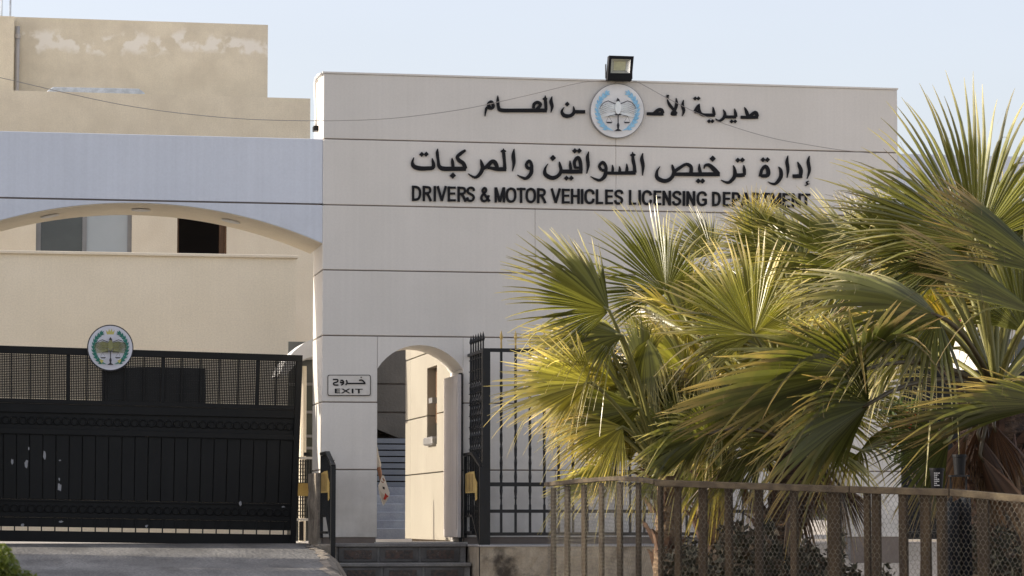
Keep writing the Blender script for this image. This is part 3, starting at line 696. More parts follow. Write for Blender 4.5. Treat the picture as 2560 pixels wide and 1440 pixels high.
A.letter([(1690,272,6),(1656,330,26),(1660,395,44),(1735,435,46),(1805,410,42),(1838,350,36),(1824,280,26),(1818,248,6)], [(1836,360,44),(1950,362,46),(2082,362,44)], [(1940,236,6),(1944,290,32),(1952,350,32)], [(2000,315,30),(1992,250,36),(2030,200,38),(2058,250,40),(2066,350,38)], [(1990,316,26),(2060,318,26)])
A.dot(1745,207,36); A.dot(1900,437,29); A.dot(1955,437,29); A.dot(1995,125,30); A.dot(2046,125,30)
A.letter([(2154,132,6),(2140,200,36),(2148,290,34),(2132,384,6)])
A.letter([(2300,345,30),(2276,300,32),(2312,255,34),(2345,290,34),(2350,345,36),(2300,345,28)], [(2352,330,34),(2340,410,44),(2286,460,34),(2225,445,22),(2176,415,5)], [(2350,378,36),(2480,380,34),(2690,374,46)], [(2425,285,6),(2430,330,28),(2425,378,28)], [(2505,300,6),(2510,340,28),(2505,378,28)], [(2588,272,6),(2592,330,32),(2586,372,32)], [(2656,138,6),(2660,220,36),(2676,300,34),(2680,374,42)], [(2630,172,14),(2658,174,40),(2688,172,10)])
B = Sign(t2, (1500, 350), 4.571, -.003, .018)
B.letter([(488,150,6),(476,215,38),(490,300,36),(484,408,6)])
B.letter([(684,302,6),(648,365,28),(655,435,44),(738,470,46),(808,440,42),(842,375,38),(828,310,28),(820,280,6)], [(838,372,34),(900,325,38),(985,278,34),(1038,310,38),(1036,380,40)], [(845,392,40),(1100,393,44),(1366,392,46)], [(1132,272,6),(1134,330,32),(1146,380,32)], [(1186,330,6),(1200,292,28),(1245,288,38),(1300,336,48),(1350,385,40)])
B.dot(1120,470,29); B.dot(1170,470,29); B.dot(1285,215,36)
B.letter([(1522,290,6),(1538,350,36),(1534,420,42),(1480,482,36),(1430,482,24),(1380,456,5)], [(1542,402,40),(1600,404,44),(1650,400,44)], [(1640,286,6),(1646,340,34),(1652,402,24)])
B.dot(1572,232,29); B.dot(1624,230,29)
B.letter([(1828,418,34),(1846,345,34),(1886,300,36),(1918,345,42),(1912,405,44),(1840,412,36)])
B.dot(1860,227,28); B.dot(1911,227,28)
B.letter([(2036,306,6),(2062,345,34),(2064,420,42),(2012,495,36),(1965,500,22),(1916,478,5)])
B.letter([(2146,180,6),(2134,250,36),(2146,340,34),(2136,432,6)])
B.letter([(2256,250,6),(2276,300,36),(2294,350,42),(2290,400,40)], [(2308,414,44),(2200,416,44)])
B.letter([(2390,184,6),(2376,250,36),(2390,350,32),(2364,444,6)], [(2386,470,8),(2356,484,16),(2372,502,14)], [(2392,500,6),(2366,512,14),(2340,524,8)])
t1 = thing('arabic_sign', 'smaller black Arabic lettering split in two by the round emblem near the wall top', 'sign', (uM, 0, F(1540, 280)[1]))
C_ = Sign(t1, (1180, 120), 3.4284, -.003, .016)
C_.letter([(150,512,30),(140,480,26),(165,462,26),(182,498,26),(165,518,26),(128,512,24),(116,545,18),(110,586,6)])
C_.letter([(220,408,5),(220,455,26),(226,505,26),(250,534,32),(400,536,32),(640,536,34)], [(525,516,24),(532,482,28),(560,466,26),(586,486,28),(556,524,28)], [(626,408,5),(628,450,26),(632,500,26),(632,536,24)], [(606,436,10),(624,438,30),(644,436,8)])
C_.letter([(684,416,5),(676,460,28),(686,505,24),(674,554,5)])
C_.letter([(788,508,5),(768,545,22),(790,580,32),(840,582,30),(872,552,26),(868,500,5)], [(872,548,28),(920,548,30),(968,548,28)])
C_.dot(815,482,21)
C_.letter([(1497,564,26),(1560,566,28),(1640,566,28)], [(1560,558,24),(1592,534,30),(1622,532,30),(1636,562,24)])
C_.letter([(1672,440,5),(1690,485,24),(1722,525,22),(1752,566,22)], [(1748,430,5),(1752,480,26),(1738,530,24),(1712,566,26),(1752,570,20)], [(1664,406,5),(1682,410,14),(1666,424,10),(1686,430,8)])
C_.letter([(1812,446,5),(1803,495,26),(1814,540,24),(1800,584,5)])
C_.letter([(1908,545,24),(1930,506,24),(1948,480,8)], [(1946,482,8),(1944,530,24),(1956,560,24)], [(1906,548,20),(1940,552,24),(1975,572,26),(2020,576,28),(2080,576,28)], [(2064,505,5),(2070,545,24),(2076,576,22)])
C_.dot(1911,433,17); C_.dot(1940,433,17); C_.dot(2030,628,17); C_.dot(2059,628,17)
C_.letter([(2152,528,5),(2166,565,24),(2154,602,26),(2115,626,20),(2084,606,4)], [(2160,590,26),(2200,592,26),(2262,592,26)], [(2248,520,5),(2256,560,24),(2262,592,20)])
C_.dot(2224,630,17); C_.dot(2254,630,17)
C_.letter([(2334,508,5),(2350,545,26),(2366,590,26)], [(2302,594,26),(2370,596,26),(2450,594,26)], [(2378,586,22),(2408,562,30),(2432,556,30),(2446,590,24)])

def text_islands(body, size_x=1.0, offset=.0, spacing=1.0):
    cu = bpy.data.curves.new('txt', 'FONT'); cu.body = body; cu.size = 1; cu.extrude = .5; cu.offset = offset; cu.space_character = spacing; cu.resolution_u = 3
    ob = bpy.data.objects.new('txt', cu); COL.objects.link(ob)
    dg = bpy.context.evaluated_depsgraph_get(); me = bpy.data.meshes.new_from_object(ob.evaluated_get(dg))
    vs = [v.co.copy() for v in me.vertices]; fs = [tuple(p.vertices) for p in me.polygons]
    bpy.data.objects.remove(ob); bpy.data.curves.remove(cu); bpy.data.meshes.remove(me)
    key = {}; par = list(range(len(vs)))
    def find(a):
        while par[a] != a: par[a] = par[par[a]]; a = par[a]
        return a
    for i, v in enumerate(vs):
        kk = (round(v.x, 5), round(v.y, 5), round(v.z, 5))
        if kk in key: par[find(i)] = find(key[kk])
        else: key[kk] = i
    for f in fs:
        for a in f[1:]: par[find(a)] = find(f[0])
    isl = {}
    for f in fs: isl.setdefault(find(f[0]), []).append(f)
    mn = (min(v.x for v in vs), min(v.y for v in vs)); mx = (max(v.x for v in vs), max(v.y for v in vs))
    return vs, list(isl.values()), mn, mx
def place_text(t, body, TL, TR, BL, BR, w0, th, m, offset=0.0, spacing=1.0, name='letter'):
    vs, isl, mn, mx = text_islands(body, offset=offset, spacing=spacing)
    for fl in isl:
        idx = sorted({i for f in fl for i in f}); mp = {i: k_ for k_, i in enumerate(idx)}; mb = MB()
        for i in idx:
            v = vs[i]; a = (v.x-mn[0])/(mx[0]-mn[0]); b = (v.y-mn[1])/(mx[1]-mn[1])
            px = (BL[0]*(1-a)+BR[0]*a)*(1-b) + (TL[0]*(1-a)+TR[0]*a)*b; py = (BL[1]*(1-a)+BR[1]*a)*(1-b) + (TL[1]*(1-a)+TR[1]*a)*b
            q = F(px, py, w0); mb.v.append((q[0], w0 - th*(.5 + (v.z)), q[1]))
        mb.f = [tuple(mp[i] for i in f) for f in fl]
        mb.build(name, M[m], t)
t3 = thing('english_sign', 'black English lettering DRIVERS & MOTOR VEHICLES LICENSING DEPARTMENT', 'sign', (uM, 0, F(1540, 510)[1]))
GL = {
 'D': [[(.13,0),(.13,1)], [(.0,.91),(.42,.91),(.72,.84),(.86,.66),(.88,.5),(.86,.34),(.72,.16),(.42,.09),(.0,.09)]],
 'R': [[(.13,0),(.13,1)], [(.0,.91),(.5,.91),(.76,.86),(.84,.72),(.76,.58),(.5,.52),(.1,.52)], [(.48,.5),(.66,.34),(.92,0)]],
 'I': [[(.5,0),(.5,1)]], 'V': [[(.08,1),(.5,.04)], [(.92,1),(.5,.04)]],
 'E': [[(.15,0),(.15,1)], [(.0,.915),(1,.915)], [(.05,.53),(.93,.53)], [(.0,.085),(1,.085)]],
 'S': [[(.92,.72),(.80,.88),(.5,.93),(.22,.86),(.14,.72),(.24,.60),(.52,.51),(.78,.42),(.88,.28),(.76,.13),(.5,.07),(.2,.12),(.07,.30)]],
 '&': [[(.97,.04),(.62,.36),(.30,.66),(.26,.82),(.42,.93),(.58,.86),(.58,.72),(.40,.58),(.18,.42),(.12,.24),(.24,.10),(.46,.07),(.68,.16),(.82,.34),(.88,.46)]],
 'M': [[(.10,0),(.10,1)], [(.90,0),(.90,1)], [(.13,.98),(.5,.04)], [(.87,.98),(.5,.04)]],
 'O': [[(.5,.93),(.24,.86),(.12,.68),(.1,.5),(.12,.32),(.24,.14),(.5,.07),(.76,.14),(.88,.32),(.9,.5),(.88,.68),(.76,.86),(.5,.93),(.4,.91)]],
 'T': [[(.5,0),(.5,1)], [(.0,.915),(1,.915)]], 'H': [[(.12,0),(.12,1)], [(.88,0),(.88,1)], [(.1,.52),(.9,.52)]],
 'C': [[(.93,.66),(.82,.85),(.52,.93),(.25,.86),(.12,.68),(.1,.5),(.12,.32),(.25,.14),(.52,.07),(.82,.14),(.94,.36)]],
 'L': [[(.15,0),(.15,1)], [(.0,.085),(1,.085)]], 'N': [[(.12,0),(.12,1)], [(.88,0),(.88,1)], [(.13,.96),(.87,.04)]],
 'G': [[(.93,.70),(.80,.87),(.52,.93),(.25,.86),(.12,.68),(.1,.5),(.12,.32),(.25,.14),(.52,.07),(.78,.12),(.9,.24)], [(.9,.12),(.9,.46)], [(.55,.44),(.98,.44)]],
 'P': [[(.13,0),(.13,1)], [(.0,.91),(.5,.91),(.78,.84),(.86,.68),(.78,.52),(.5,.45),(.1,.45)]],
 'A': [[(.07,0),(.5,.97)], [(.93,0),(.5,.97)], [(.2,.28),(.8,.28)]] }
LP = [('D',135,240),('R',258,360),('I',380,412),('V',420,532),('E',543,635),('R',655,757),('S',758,852),('&',915,1026),('M',1080,1198),('O',1208,1327),('T',1332,1432),('O',1435,1550),('R',1565,1668),
      ('V',1722,1834),('E',1848,1937),('H',1953,2050),('I',2064,2096),('C',2108,2217),('L',2238,2318),('E',2343,2432),('S',2448,2547)]
LP += [(c, a+2285.5, b+2285.5) for (c, a, b) in (('L',330,412),('I',436,467),('C',480,587),('E',612,697),('N',715,807),('S',826,924),('I',941,972),('N',988,1084),('G',1106,1217),('D',1280,1374),('E',1403,1487),('P',1508,1600),('A',1605,1720),('R',1733,1832),('T',1843,1940),('M',1953,2067),('E',2085,2172),('N',2190,2290),('T',2300,2402))]
EN = Sign(t3, (1000, 350), 4.571, -.003, .018)
for (ch, x0, x1) in LP:
    xm = (x0+x1)/2; yt_ = 521 + (xm-135)*.0203; yb_ = 697 + (xm-135)*.0178; st_ = []
    for path_ in GL[ch]:
        curved = len(path_) > 2; pp_ = []
        vert = len(path_) == 2 and abs(path_[0][0]-path_[1][0]) < .01; hor = len(path_) == 2 and abs(path_[0][1]-path_[1][1]) < .01
        wd_ = 27 if vert else (24 if hor else 27)
        for (gx, gy) in path_: pp_.append((x0 + (x1-x0)*gx, yb_ + (yt_-yb_)*gy, wd_))
        st_.append(smooth_pts(pp_, 4) if curved else pp_)
    EN.letter(*st_, sm=False)

# EXIT plate
ex = thing('exit_sign', 'rectangular EXIT plate in Arabic and English on the pillar beside the doorway', 'sign', (F(872, 990)[0], 0, F(872, 990)[1]))
c0 = [(819, 937.5), (926.5, 937.5), (926.5, 989), (819, 989)]
def rrect(x0, y0, x1, y1, r, n=5):
    out = []
    for (cx, cy, a0) in ((x1-r, y0+r, -90), (x1-r, y1-r, 0), (x0+r, y1-r, 90), (x0+r, y0+r, 180)):
        for i in range(n+1):
            a = R(a0 + 90*i/n); out.append((cx + r*math.cos(a), cy + r*math.sin(a)))
    return out
MB().prism([F(*p) for p in rrect(818.5, 937, 926.5, 989.5, 5)], -.012, -.0025).build('plate', M['white' if 0 else 'clad'], ex)
o_ = rrect(818.5, 937, 926.5, 989.5, 5); i_ = rrect(820.2, 938.7, 924.8, 987.8, 4)
bd = MB(); n = len(o_); q0 = [F(*p) for p in o_]; q1 = [F(*p) for p in i_]
bd.add([(q[0], -.0145, q[1]) for q in q0] + [(q[0], -.0145, q[1]) for q in q1] + [(q[0], -.011, q[1]) for q in q0] + [(q[0], -.011, q[1]) for q in q1],
       [(i, (i+1) % n, n+(i+1) % n, n+i) for i in range(n)] + [(i, 2*n+i, 2*n+(i+1) % n, (i+1) % n) for i in range(n)] + [(n+i, n+(i+1) % n, 3*n+(i+1) % n, 3*n+i) for i in range(n)])
bd.build('border', M['letter'], ex)
place_text(ex, 'EXIT', (837, 971.5), (906.5, 972), (837, 983), (906.5, 983.5), -.012, .005, 'letter', offset=.02, spacing=1.15)
E = Sign(ex, (740, 820), 2.322, -.012, .005)
E.letter([(214,299,8),(238,299,8),(243,306,8),(238,313,8),(222,318,8)], [(222,316,8),(218,324,8),(224,331,8),(246,331,8)])
E.letter([(258,305,8),(270,304,8),(274,312,8),(262,318,8),(257,311,8)], [(274,308,8),(275,322,8),(262,332,7)])
E.letter([(292,302,8),(296,318,8),(288,331,8)])
E.letter([(294,322,8),(340,322,8),(403,322,8)], [(366,304,8),(384,303,8),(400,320,8)])
E.dot(378,287,4.5)

# ------------------------------------------------------------------ round emblems
def emblem(name, label, cx, cy, rx, ry, w0, body, wreath, bird, crown, group=None, thick=.05):
    t = thing(name, label, 'emblem', (F(cx, cy, w0)[0], w0, F(cx, cy+ry, w0)[1]))
    def Q(x, y): return F(cx + x*rx, cy - y*ry, w0)
    disc = [Q(math.cos(a), math.sin(a)) for a in [2*math.pi*i/56 for i in range(56)]]
    MB().prism([Q((1.035 if crown else 1.012)*math.cos(a), (1.035 if crown else 1.012)*math.sin(a)) for a in [2*math.pi*i/56 for i in range(56)]], w0-thick+.004, w0-.001).build('rim', M['alu' if not crown else 'emb_dark'], t)
    MB().prism([Q(.985*math.cos(a), .985*math.sin(a)) for a in [2*math.pi*i/56 for i in range(56)]], w0-thick-.004, w0-thick+.003).build('disc', M[body], t)
    lay = [w0-thick-.0045]
    def poly(mb, pts, dz=0):
        w = lay[0]-dz; mb.prism([Q(*p) for p in pts], w-.0012, w)
    def leaf(mb, x, y, a, L, W, dz):
        ca, sa = math.cos(a), math.sin(a)
        pts = [(0, 0), (.3*L, W/2), (.65*L, W/2.4), (L, 0), (.65*L, -W/2.4), (.3*L, -W/2)]
        poly(mb, [(x + p[0]*ca - p[1]*sa, y + p[0]*sa + p[1]*ca) for p in pts], dz)
    for sg in (-1, 1):
        mb = MB(); nn = 11; cnt = 0
        for i in range(nn):
            a = R(-122 + 175 * i / (nn-1)) if False else None
            th_ = R(180 + 62 - (62 + 52) * i / (nn-1))          # left side, from the foot to the top
            rr = .775 - .04 * math.sin(math.pi * i/(nn-1)) + (.0 if i < nn-2 else -.02)
            x, y = rr*math.cos(th_), rr*math.sin(th_)
            tang = th_ - math.pi/2
            for da in (-.55, .0, .5):
                cnt += 1
                leaf(mb, x*(-sg), y, (tang + da) if sg < 0 else math.pi - (tang + da), .20 if da else .23, .078, (cnt % 12)*.0013)
        mb.build('wreath', M[wreath], t)
    # bird
    mb = MB()
    for sg in (-1, 1):
        for j in range(9):
            a = R(8 - j*5.4); L = .52 + .06*math.sin(j*.55)
            x0, y0 = .10, .24 - j*.045 + .10*math.sin(math.pi*min(1, j/6))
            x1, y1 = .62 + .11*math.sin(math.pi*min(1, (j+1)/8)), .22 - j*.052
            pts = [(x0, y0), (.34, .31 - j*.055), (x1, y1), (x1 + .02, y1 - .02), (.34, .26 - j*.055), (x0, y0-.07)]
            poly(mb, [(p[0]*sg, p[1]-.02) for p in pts], .017 + j*.0013)
    mb.build('wings', M[bird], t)
    ln = MB()
    for sg in (-1, 1):
        edge = [(.08, .26), (.2, .30), (.36, .37), (.5, .32), (.62, .2), (.68, .08)]
        poly(ln, [(p[0]*sg, p[1]) for p in edge] + [(p[0]*sg, p[1]-.03) for p in edge[::-1]], .031)
        for j in range(5):
            y = .23 - j*.075
            pts = [(.20, y), (.4, y+.02), (.66, y-.085), (.66, y-.092), (.4, y+.012), (.20, y-.006)]
            poly(ln, [(p[0]*sg, p[1]) for p in pts], .032 + j*.0013)
    poly(ln, [(-.06, .38), (-.01, .47), (.06, .40), (.08, .29), (-.02, .27)], .031)
    # scales
    poly(ln, [(-.022, -.12), (.022, -.12), (.02, -.45), (.055, -.55), (.03, -.68), (.15, -.77), (-.15, -.77), (-.03, -.68), (-.055, -.55), (-.02, -.45)], .043)
    poly(ln, [(-.36, -.225), (-.14, -.18), (.14, -.18), (.36, -.225), (.36, -.205), (.14, -.155), (0, -.10), (-.14, -.155), (-.36, -.205)], .0445)
    for sg in (-1, 1):
        poly(ln, [(sg*.46, -.425), (sg*.2, -.425), (sg*.25, -.48), (sg*.40, -.48)], .043)
        for q in (.45, .22): poly(ln, [(sg*.345, -.22), (sg*.355, -.22), (sg*(q+.008), -.43), (sg*q, -.43)], .0445)
    ln.build('ink_lines', M['emb_dark'], t)
    mb = MB()
    bodyp = [(.115*math.cos(a), .10 + .24*math.sin(a)) for a in [2*math.pi*i/18 for i in range(18)]]
    poly(mb, bodyp, .046); mb.build('bird_body', M[bird], t)
    mb = MB()
    for sg in (-1, 1): poly(mb, [(sg*.16, -.745), (sg*.40, -.70), (sg*.40, -.60), (sg*.30, -.66)], .02)
    mb.build('ribbon', M[wreath], t)
    if crown:
        mb = MB()
        poly(mb, [(-.15, .60), (.15, .60), (.20, .80), (.10, .70), (.06, .86), (0, .72), (-.06, .86), (-.10, .70), (-.20, .80)], .0)
        for sg in (-1, 1): poly(mb, [(sg*.30, -.58), (sg*.48, -.50), (sg*.46, -.62), (sg*.40, -.70)], .048)
        mb.build('crown', M['emb_gold'], t)
    return t
emblem('wall_emblem', 'white round emblem with blue wreath, eagle and scales below the floodlight', 1541, 278.5, 67, 67.5, -.002, 'emb_white', 'emb_blue', 'emb_bird', False)
emblem('gate_emblem', 'white round emblem with green wreath and crown mounted on the black gate', 275.5, 870, 56, 56, GW-.06, 'emb_white2', 'emb_green', 'emb_bird2', True, thick=.03)

# ------------------------------------------------------------------ floodlight, cables, conduit
fl = thing('floodlight', 'square black floodlight standing on the wall top above the emblem', 'floodlight', (F(1550, 202)[0], -.05, zt))
def quadp(c, wf=-.16): return [F(p[0], p[1], wf) for p in c]
fo = [(1522.5, 138.5), (1585, 140.5), (1579.5, 202), (1518, 200)]
fi = [(1529, 147), (1577, 148), (1574.5, 183), (1526.5, 182.5)]
P, Q_ = quadp(fo), quadp(fi)
bm_ = MB(); wf = -.16
bm_.add([(p[0], wf, p[1]) for p in P] + [(p[0], wf, p[1]) for p in Q_] + [(p[0], wf+.09, p[1]) for p in P] + [(p[0], wf+.03, p[1]) for p in Q_],
        [(i, (i+1) % 4, 4+(i+1) % 4, 4+i) for i in range(4)] + [(i, 8+i, 8+(i+1) % 4, (i+1) % 4) for i in range(4)] + [(4+i, 4+(i+1) % 4, 12+(i+1) % 4, 12+i) for i in range(4)] + [(8, 9, 10, 11)])
bm_.build('housing', M['pot'], fl, bevel=.004)
cen = (sum(p[0] for p in Q_)/4, sum(p[1] for p in Q_)/4)
In = [(cen[0] + (p[0]-cen[0])*.62, cen[1] + (p[1]-cen[1])*.62 + .01) for p in Q_]
MB().add([(p[0], wf+.006, p[1]) for p in Q_] + [(p[0], wf+.06, p[1]) for p in In], [(i, (i+1) % 4, 4+(i+1) % 4, 4+i) for i in range(4)]).build('reflector', M['reflector'], fl)
MB().add([(p[0], wf+.058, p[1]) for p in In], [(0, 1, 2, 3)]).build('led_board', M['led'], fl)
for i in range(7):
    x = P[0][0] + (P[1][0]-P[0][0])*(i+.5)/7
    MB().box(x-.004, x+.004, wf+.091, wf+.13, P[3][1]+.02, P[0][1]-.02).build('cooling_fin', M['pot'], fl)
MB().box(P[3][0]+.02, P[2][0]-.02, wf+.02, .10, zt+.023, zt+.030).box(P[3][0]-.014, P[3][0]-.006, wf+.02, wf+.06, zt+.02, zt+.2).box(P[2][0]+.006, P[2][0]+.014, wf+.02, wf+.06, zt+.02, zt+.2).build('bracket', M['iron'], fl)
def cable(label, pts, w0, w1, r=.004, m='pot'):
    P_ = smooth_pts([(p[0], p[1], 0) for p in pts], 5); n = len(P_); out = []
    for i, p in enumerate(P_):
        w = w0 + (w1-w0)*i/(n-1); q = F(p[0], p[1], w); out.append((q[0], w, q[1]))
    MB().tube(out, r, 5).build('cable', M[m], label=label, cat='cable', smooth=True)
M['cablegrey'] = mat('grey_cable', (.34, .31, .285), .6)
cable('thin grey cable sagging from the upper left across to the floodlight', [(-60, 184), (0, 194), (150, 229), (300, 261), (450, 283), (620, 298), (803, 302), (950, 298), (1060, 287), (1180, 269), (1320, 238), (1440, 209), (1490, 203), (1520, 203)], -.6, -.05, .0045, 'cablegrey')
cable('thin grey cable running from the floodlight down to the right into the palms', [(1582, 203), (1600, 208), (1660, 241), (1740, 281), (1830, 316), (1930, 345), (2020, 362), (2110, 376), (2190, 384)], -.05, -.12, .004, 'cablegrey')
cd = thing('conduit', 'white conduit pipe bent over the top left corner of the gatehouse wall', 'pipe', (-.03, .4, J[0]))
def sp(px, py, u=-.03): q = S(px, py, u); return (u, q[0], q[1])
pts = [sp(803, 184), sp(796, 187), sp(789, 196), sp(787, 212), sp(788, 240), sp(789.5, 280), sp(790, 315)]
MB().tube([(p[0], p[1], p[2]) for p in pts], .016, 8).build('pipe', M['white'], cd, smooth=True)
b0 = sp(789, 322); MB().box(-.06, -.004, b0[1]-.08, b0[1]+.08, b0[2]-.03, b0[2]+.03).build('junction_box', M['pot'], cd)

# ------------------------------------------------------------------ plinth, steps, railings
pl = thing('plinth', 'stained rough concrete plinth carrying the iron railings', 'wall', (uM, -1.3, .6))
PW = -1.28; zp = F(1300, 1362, PW)[1]; uP0 = F(1200, 1400, PW)[0]; uP1 = uC - .25
mbp = MB(); nx_, nz_ = 46, 8
for i in range(nx_+1):
    for j in range(nz_+1):
        mbp.v.append((uP0 + (uP1-uP0)*i/nx_, PW + random.uniform(-.018, .018), zp - .012 - (1.0)*(nz_-j)/nz_ - (.0 if j < nz_ else 0)))
for i in range(nx_):
    for j in range(nz_): mbp.f.append((i*(nz_+1)+j, (i+1)*(nz_+1)+j, (i+1)*(nz_+1)+j+1, i*(nz_+1)+j+1))
mbp.box(uP0+.005, uP1, PW+.03, .0, zp-1, zp-.03)
mbp.build('body', M['plinth'], pl)
MB().box(uP0-.01, uP1+.01, PW-.02, .028, zp-.028, zp).build('capping', M['grey'], pl, bevel=.01)
stp = thing('steps', 'dark stone entrance steps with brown patterned tile risers under the exit doorway', 'stairs', (F(1000, 1400, -.5)[0], -.5, .7))
uS0 = F(838, 1400, -.4)[0]; uS1 = uP0 - .012
zs = [FZ - .012]; w_r = [-.42, -.74, -1.06]; rise = .235
for i in range(3):
    ztp = FZ - .012 - rise*i
    MB().box(uS0, uS1, w_r[i], .028 if i == 0 else w_r[i-1]+.02, ztp-.045, ztp).build('tread', M['step'], stp, bevel=.008)
    MB().box(uS0+.01, uS1-.01, w_r[i]+.035, w_r[i]+.3, ztp-rise-.05, ztp-.046).build('riser', M['step'], stp)
    if i < 2:
        L_ = uS1 - uS0 - .1; nt_ = 3
        for k_ in range(nt_):
            a = uS0+.04 + k_*(L_)/nt_; b = a + L_/nt_ - .03
            tl = MB().box(a, b, w_r[i]+.018, w_r[i]+.034, ztp-.225, ztp-.052).build('tile', M['tileframe'], stp, bevel=.003)
            MB().box(a+.07, b-.07, w_r[i]+.012, w_r[i]+.0175, ztp-.19, ztp-.085).build('inlay', M['tile'], tl)
cb = thing('kerb', 'rough grey concrete kerb between the driveway and the left end of the steps', 'kerb', (F(800, 1400, -.6)[0], -.6, .7))
kb = MB()
for (y0, x0, x1, w0_, w1_, zt_) in ((0, 795, 846, -.55, -.015, FZ-.02), (0, 800, 850, -1.3, -.551, FZ-.22)):
    a = F(x0, 1380, w0_)[0]; b = F(x1, 1380, w0_)[0]
    kb.box(a, min(b, uS0-.006), w0_, w1_, .3, zt_)
kb.build('body', M['rough'], cb, bevel=.02)
a = uS0 - .006

def railing(label, u, mir, plate=True, group='black stair railings with yellow plates'):
    t = thing('stair_railing', label, 'railing', (u, -1.1, FZ-.4), group=None)
    zt_ = FZ + 1.08
    w_a, w_b, w_c = -.06, -.62, -1.22
    zl = zt_ - .17
    # frame
    MB().bar((u, w_a, FZ+.05), (u, w_a, zt_-.02), .035).build('post', M['iron'], t)
    MB().bar((u, w_c, FZ-1.2), (u, w_c, zl), .055).build('post', M['iron'], t)
    MB().bar((u, w_a-.01, zt_), (u, w_b, zt_+.005), .055, .035).build('handrail', M['iron'], t)
    MB().bar((u, w_b, zt_+.004), (u, w_c-.01, zl-.0), .055, .035).build('handrail', M['iron'], t)
    MB().bar((u, w_a, FZ+.32), (u, w_b, FZ+.32), .03).build('lower_rail', M['iron'], t)
    MB().bar((u, w_b, FZ+.32), (u, w_c, FZ-.1), .03).build('lower_rail', M['iron'], t)
    MB().bar((u, w_a, FZ+.12), (u, w_b, FZ+.12), .03).build('lower_rail', M['iron'], t)
    for i in range(9):
        w = w_a - .12*(i+1)*.98
        zh = zt_ if w > w_b else zt_ + (zl-zt_)*(w-w_b)/(w_c-w_b)
        z0_ = FZ+.32 if w > w_b else FZ+.32-.42*(w-w_b)/(w_c-w_b)
        MB().bar((u, w, z0_), (u, w, zh-.01), .014).build('baluster', M['iron'], t)
    for z in [FZ+.45+.11*j for j in range(6)]:
        MB().bar((u+.012, w_a, z), (u+.012, w_c, z-.02), .008).build('cross_wire', M['iron'], t)
    pts = [(w_a-.18, FZ+.60), (w_a-.18, FZ+.84), (w_a-.5, FZ+.86), (w_a-.8, FZ+.86), (w_a-.86, FZ+.78), (w_a-1.0, FZ+.72), (w_a-1.0, FZ+.52), (w_a-.88, FZ+.50), (w_a-.86, FZ+.6)]
    MB().prismu(pts, u-.030, u-.024).build('yellow_plate', M['yellow'], t)
    for i in range(5):
        MB().box(u-.0335, u-.0305, w_a-.28-.11*i, w_a-.265-.11*i, FZ+.62, FZ+.83).build('plate_seam', M['rust'], t)
    return t
uRL = F(817, 1300, -.6)[0]
railing('black stair railing with a yellow plate, left of the steps before the pillar', uRL, False)
uRR = F(1192, 1300, -.6)[0]
railing('black stair railing with a yellow plate, beside the tall iron fence', uRR - .05, True)
r3 = thing('yard_railing', 'white framed railing with a yellow plate behind the gap at the gate end', 'railing', (F(762, 1300, 2.6)[0], 2.6, YARD))
w6 = 2.6
def r3b(name, m, x0, y0, x1, y1, w=w6, th=.03):
    a = F(x0, y0, w); b = F(x1, y1, w); return MB().box(min(a[0], b[0]), max(a[0], b[0]), w, w+th, min(a[1], b[1]), max(a[1], b[1])).build(name, M[m], r3)
r3b('frame_rail', 'white', 735, 1142, 800, 1148); r3b('frame_rail', 'white', 735, 1296, 800, 1302)
for x in range(738, 800, 6): r3b('bar', 'iron', x, 1149, x+2.4, 1295)
for y in range(1152, 1295, 9): r3b('cross_wire', 'iron', 736, y, 800, y+2, w6+.035, .01)
r3b('yellow_plate', 'yellow', 738, 1208, 800, 1240, w6-.02, .015)
r3b('foot_post', 'iron', 748, 1303, 759, 1352)
r3b('cap', 'iron', 760, 1131, 776, 1140, w6, .06)

# iron fence
fe = thing('iron_fence', 'black wrought iron fence with spear tips in front of the gatehouse wall', 'fence', (F(1500, 1360, -1.2)[0], -1.2, zp))
FWp = -1.2
uF = F(1214, 1100, FWp)[0]; uF1 = uP1 - .05
zT = F(1300, 876, FWp)[1]; zM1 = F(1300, 1211, FWp)[1]; zM2 = F(1300, 1278, FWp)[1]; zBt = F(1300, 1335, FWp)[1]
MB().box(uF-.045, uF+.05, FWp-.045, FWp+.045, zp-1.2, zT+.02).build('corner_post', M['iron'], fe, bevel=.004)
for (z, h) in ((zT, .022), (zM1, .024), (zM2, .02), (zBt, .02)):
    MB().box(uF+.051, uF1, FWp-.018, FWp+.018, z-h, z+h).build('rail', M['iron'], fe)
    MB().box(uF-.02, uF+.02, FWp+.05, -.01, z-h*.8, z+h*.8).build('rail', M['iron'], fe)
du = F(1289, 1100, FWp)[0] - F(1253, 1100, FWp)[0]
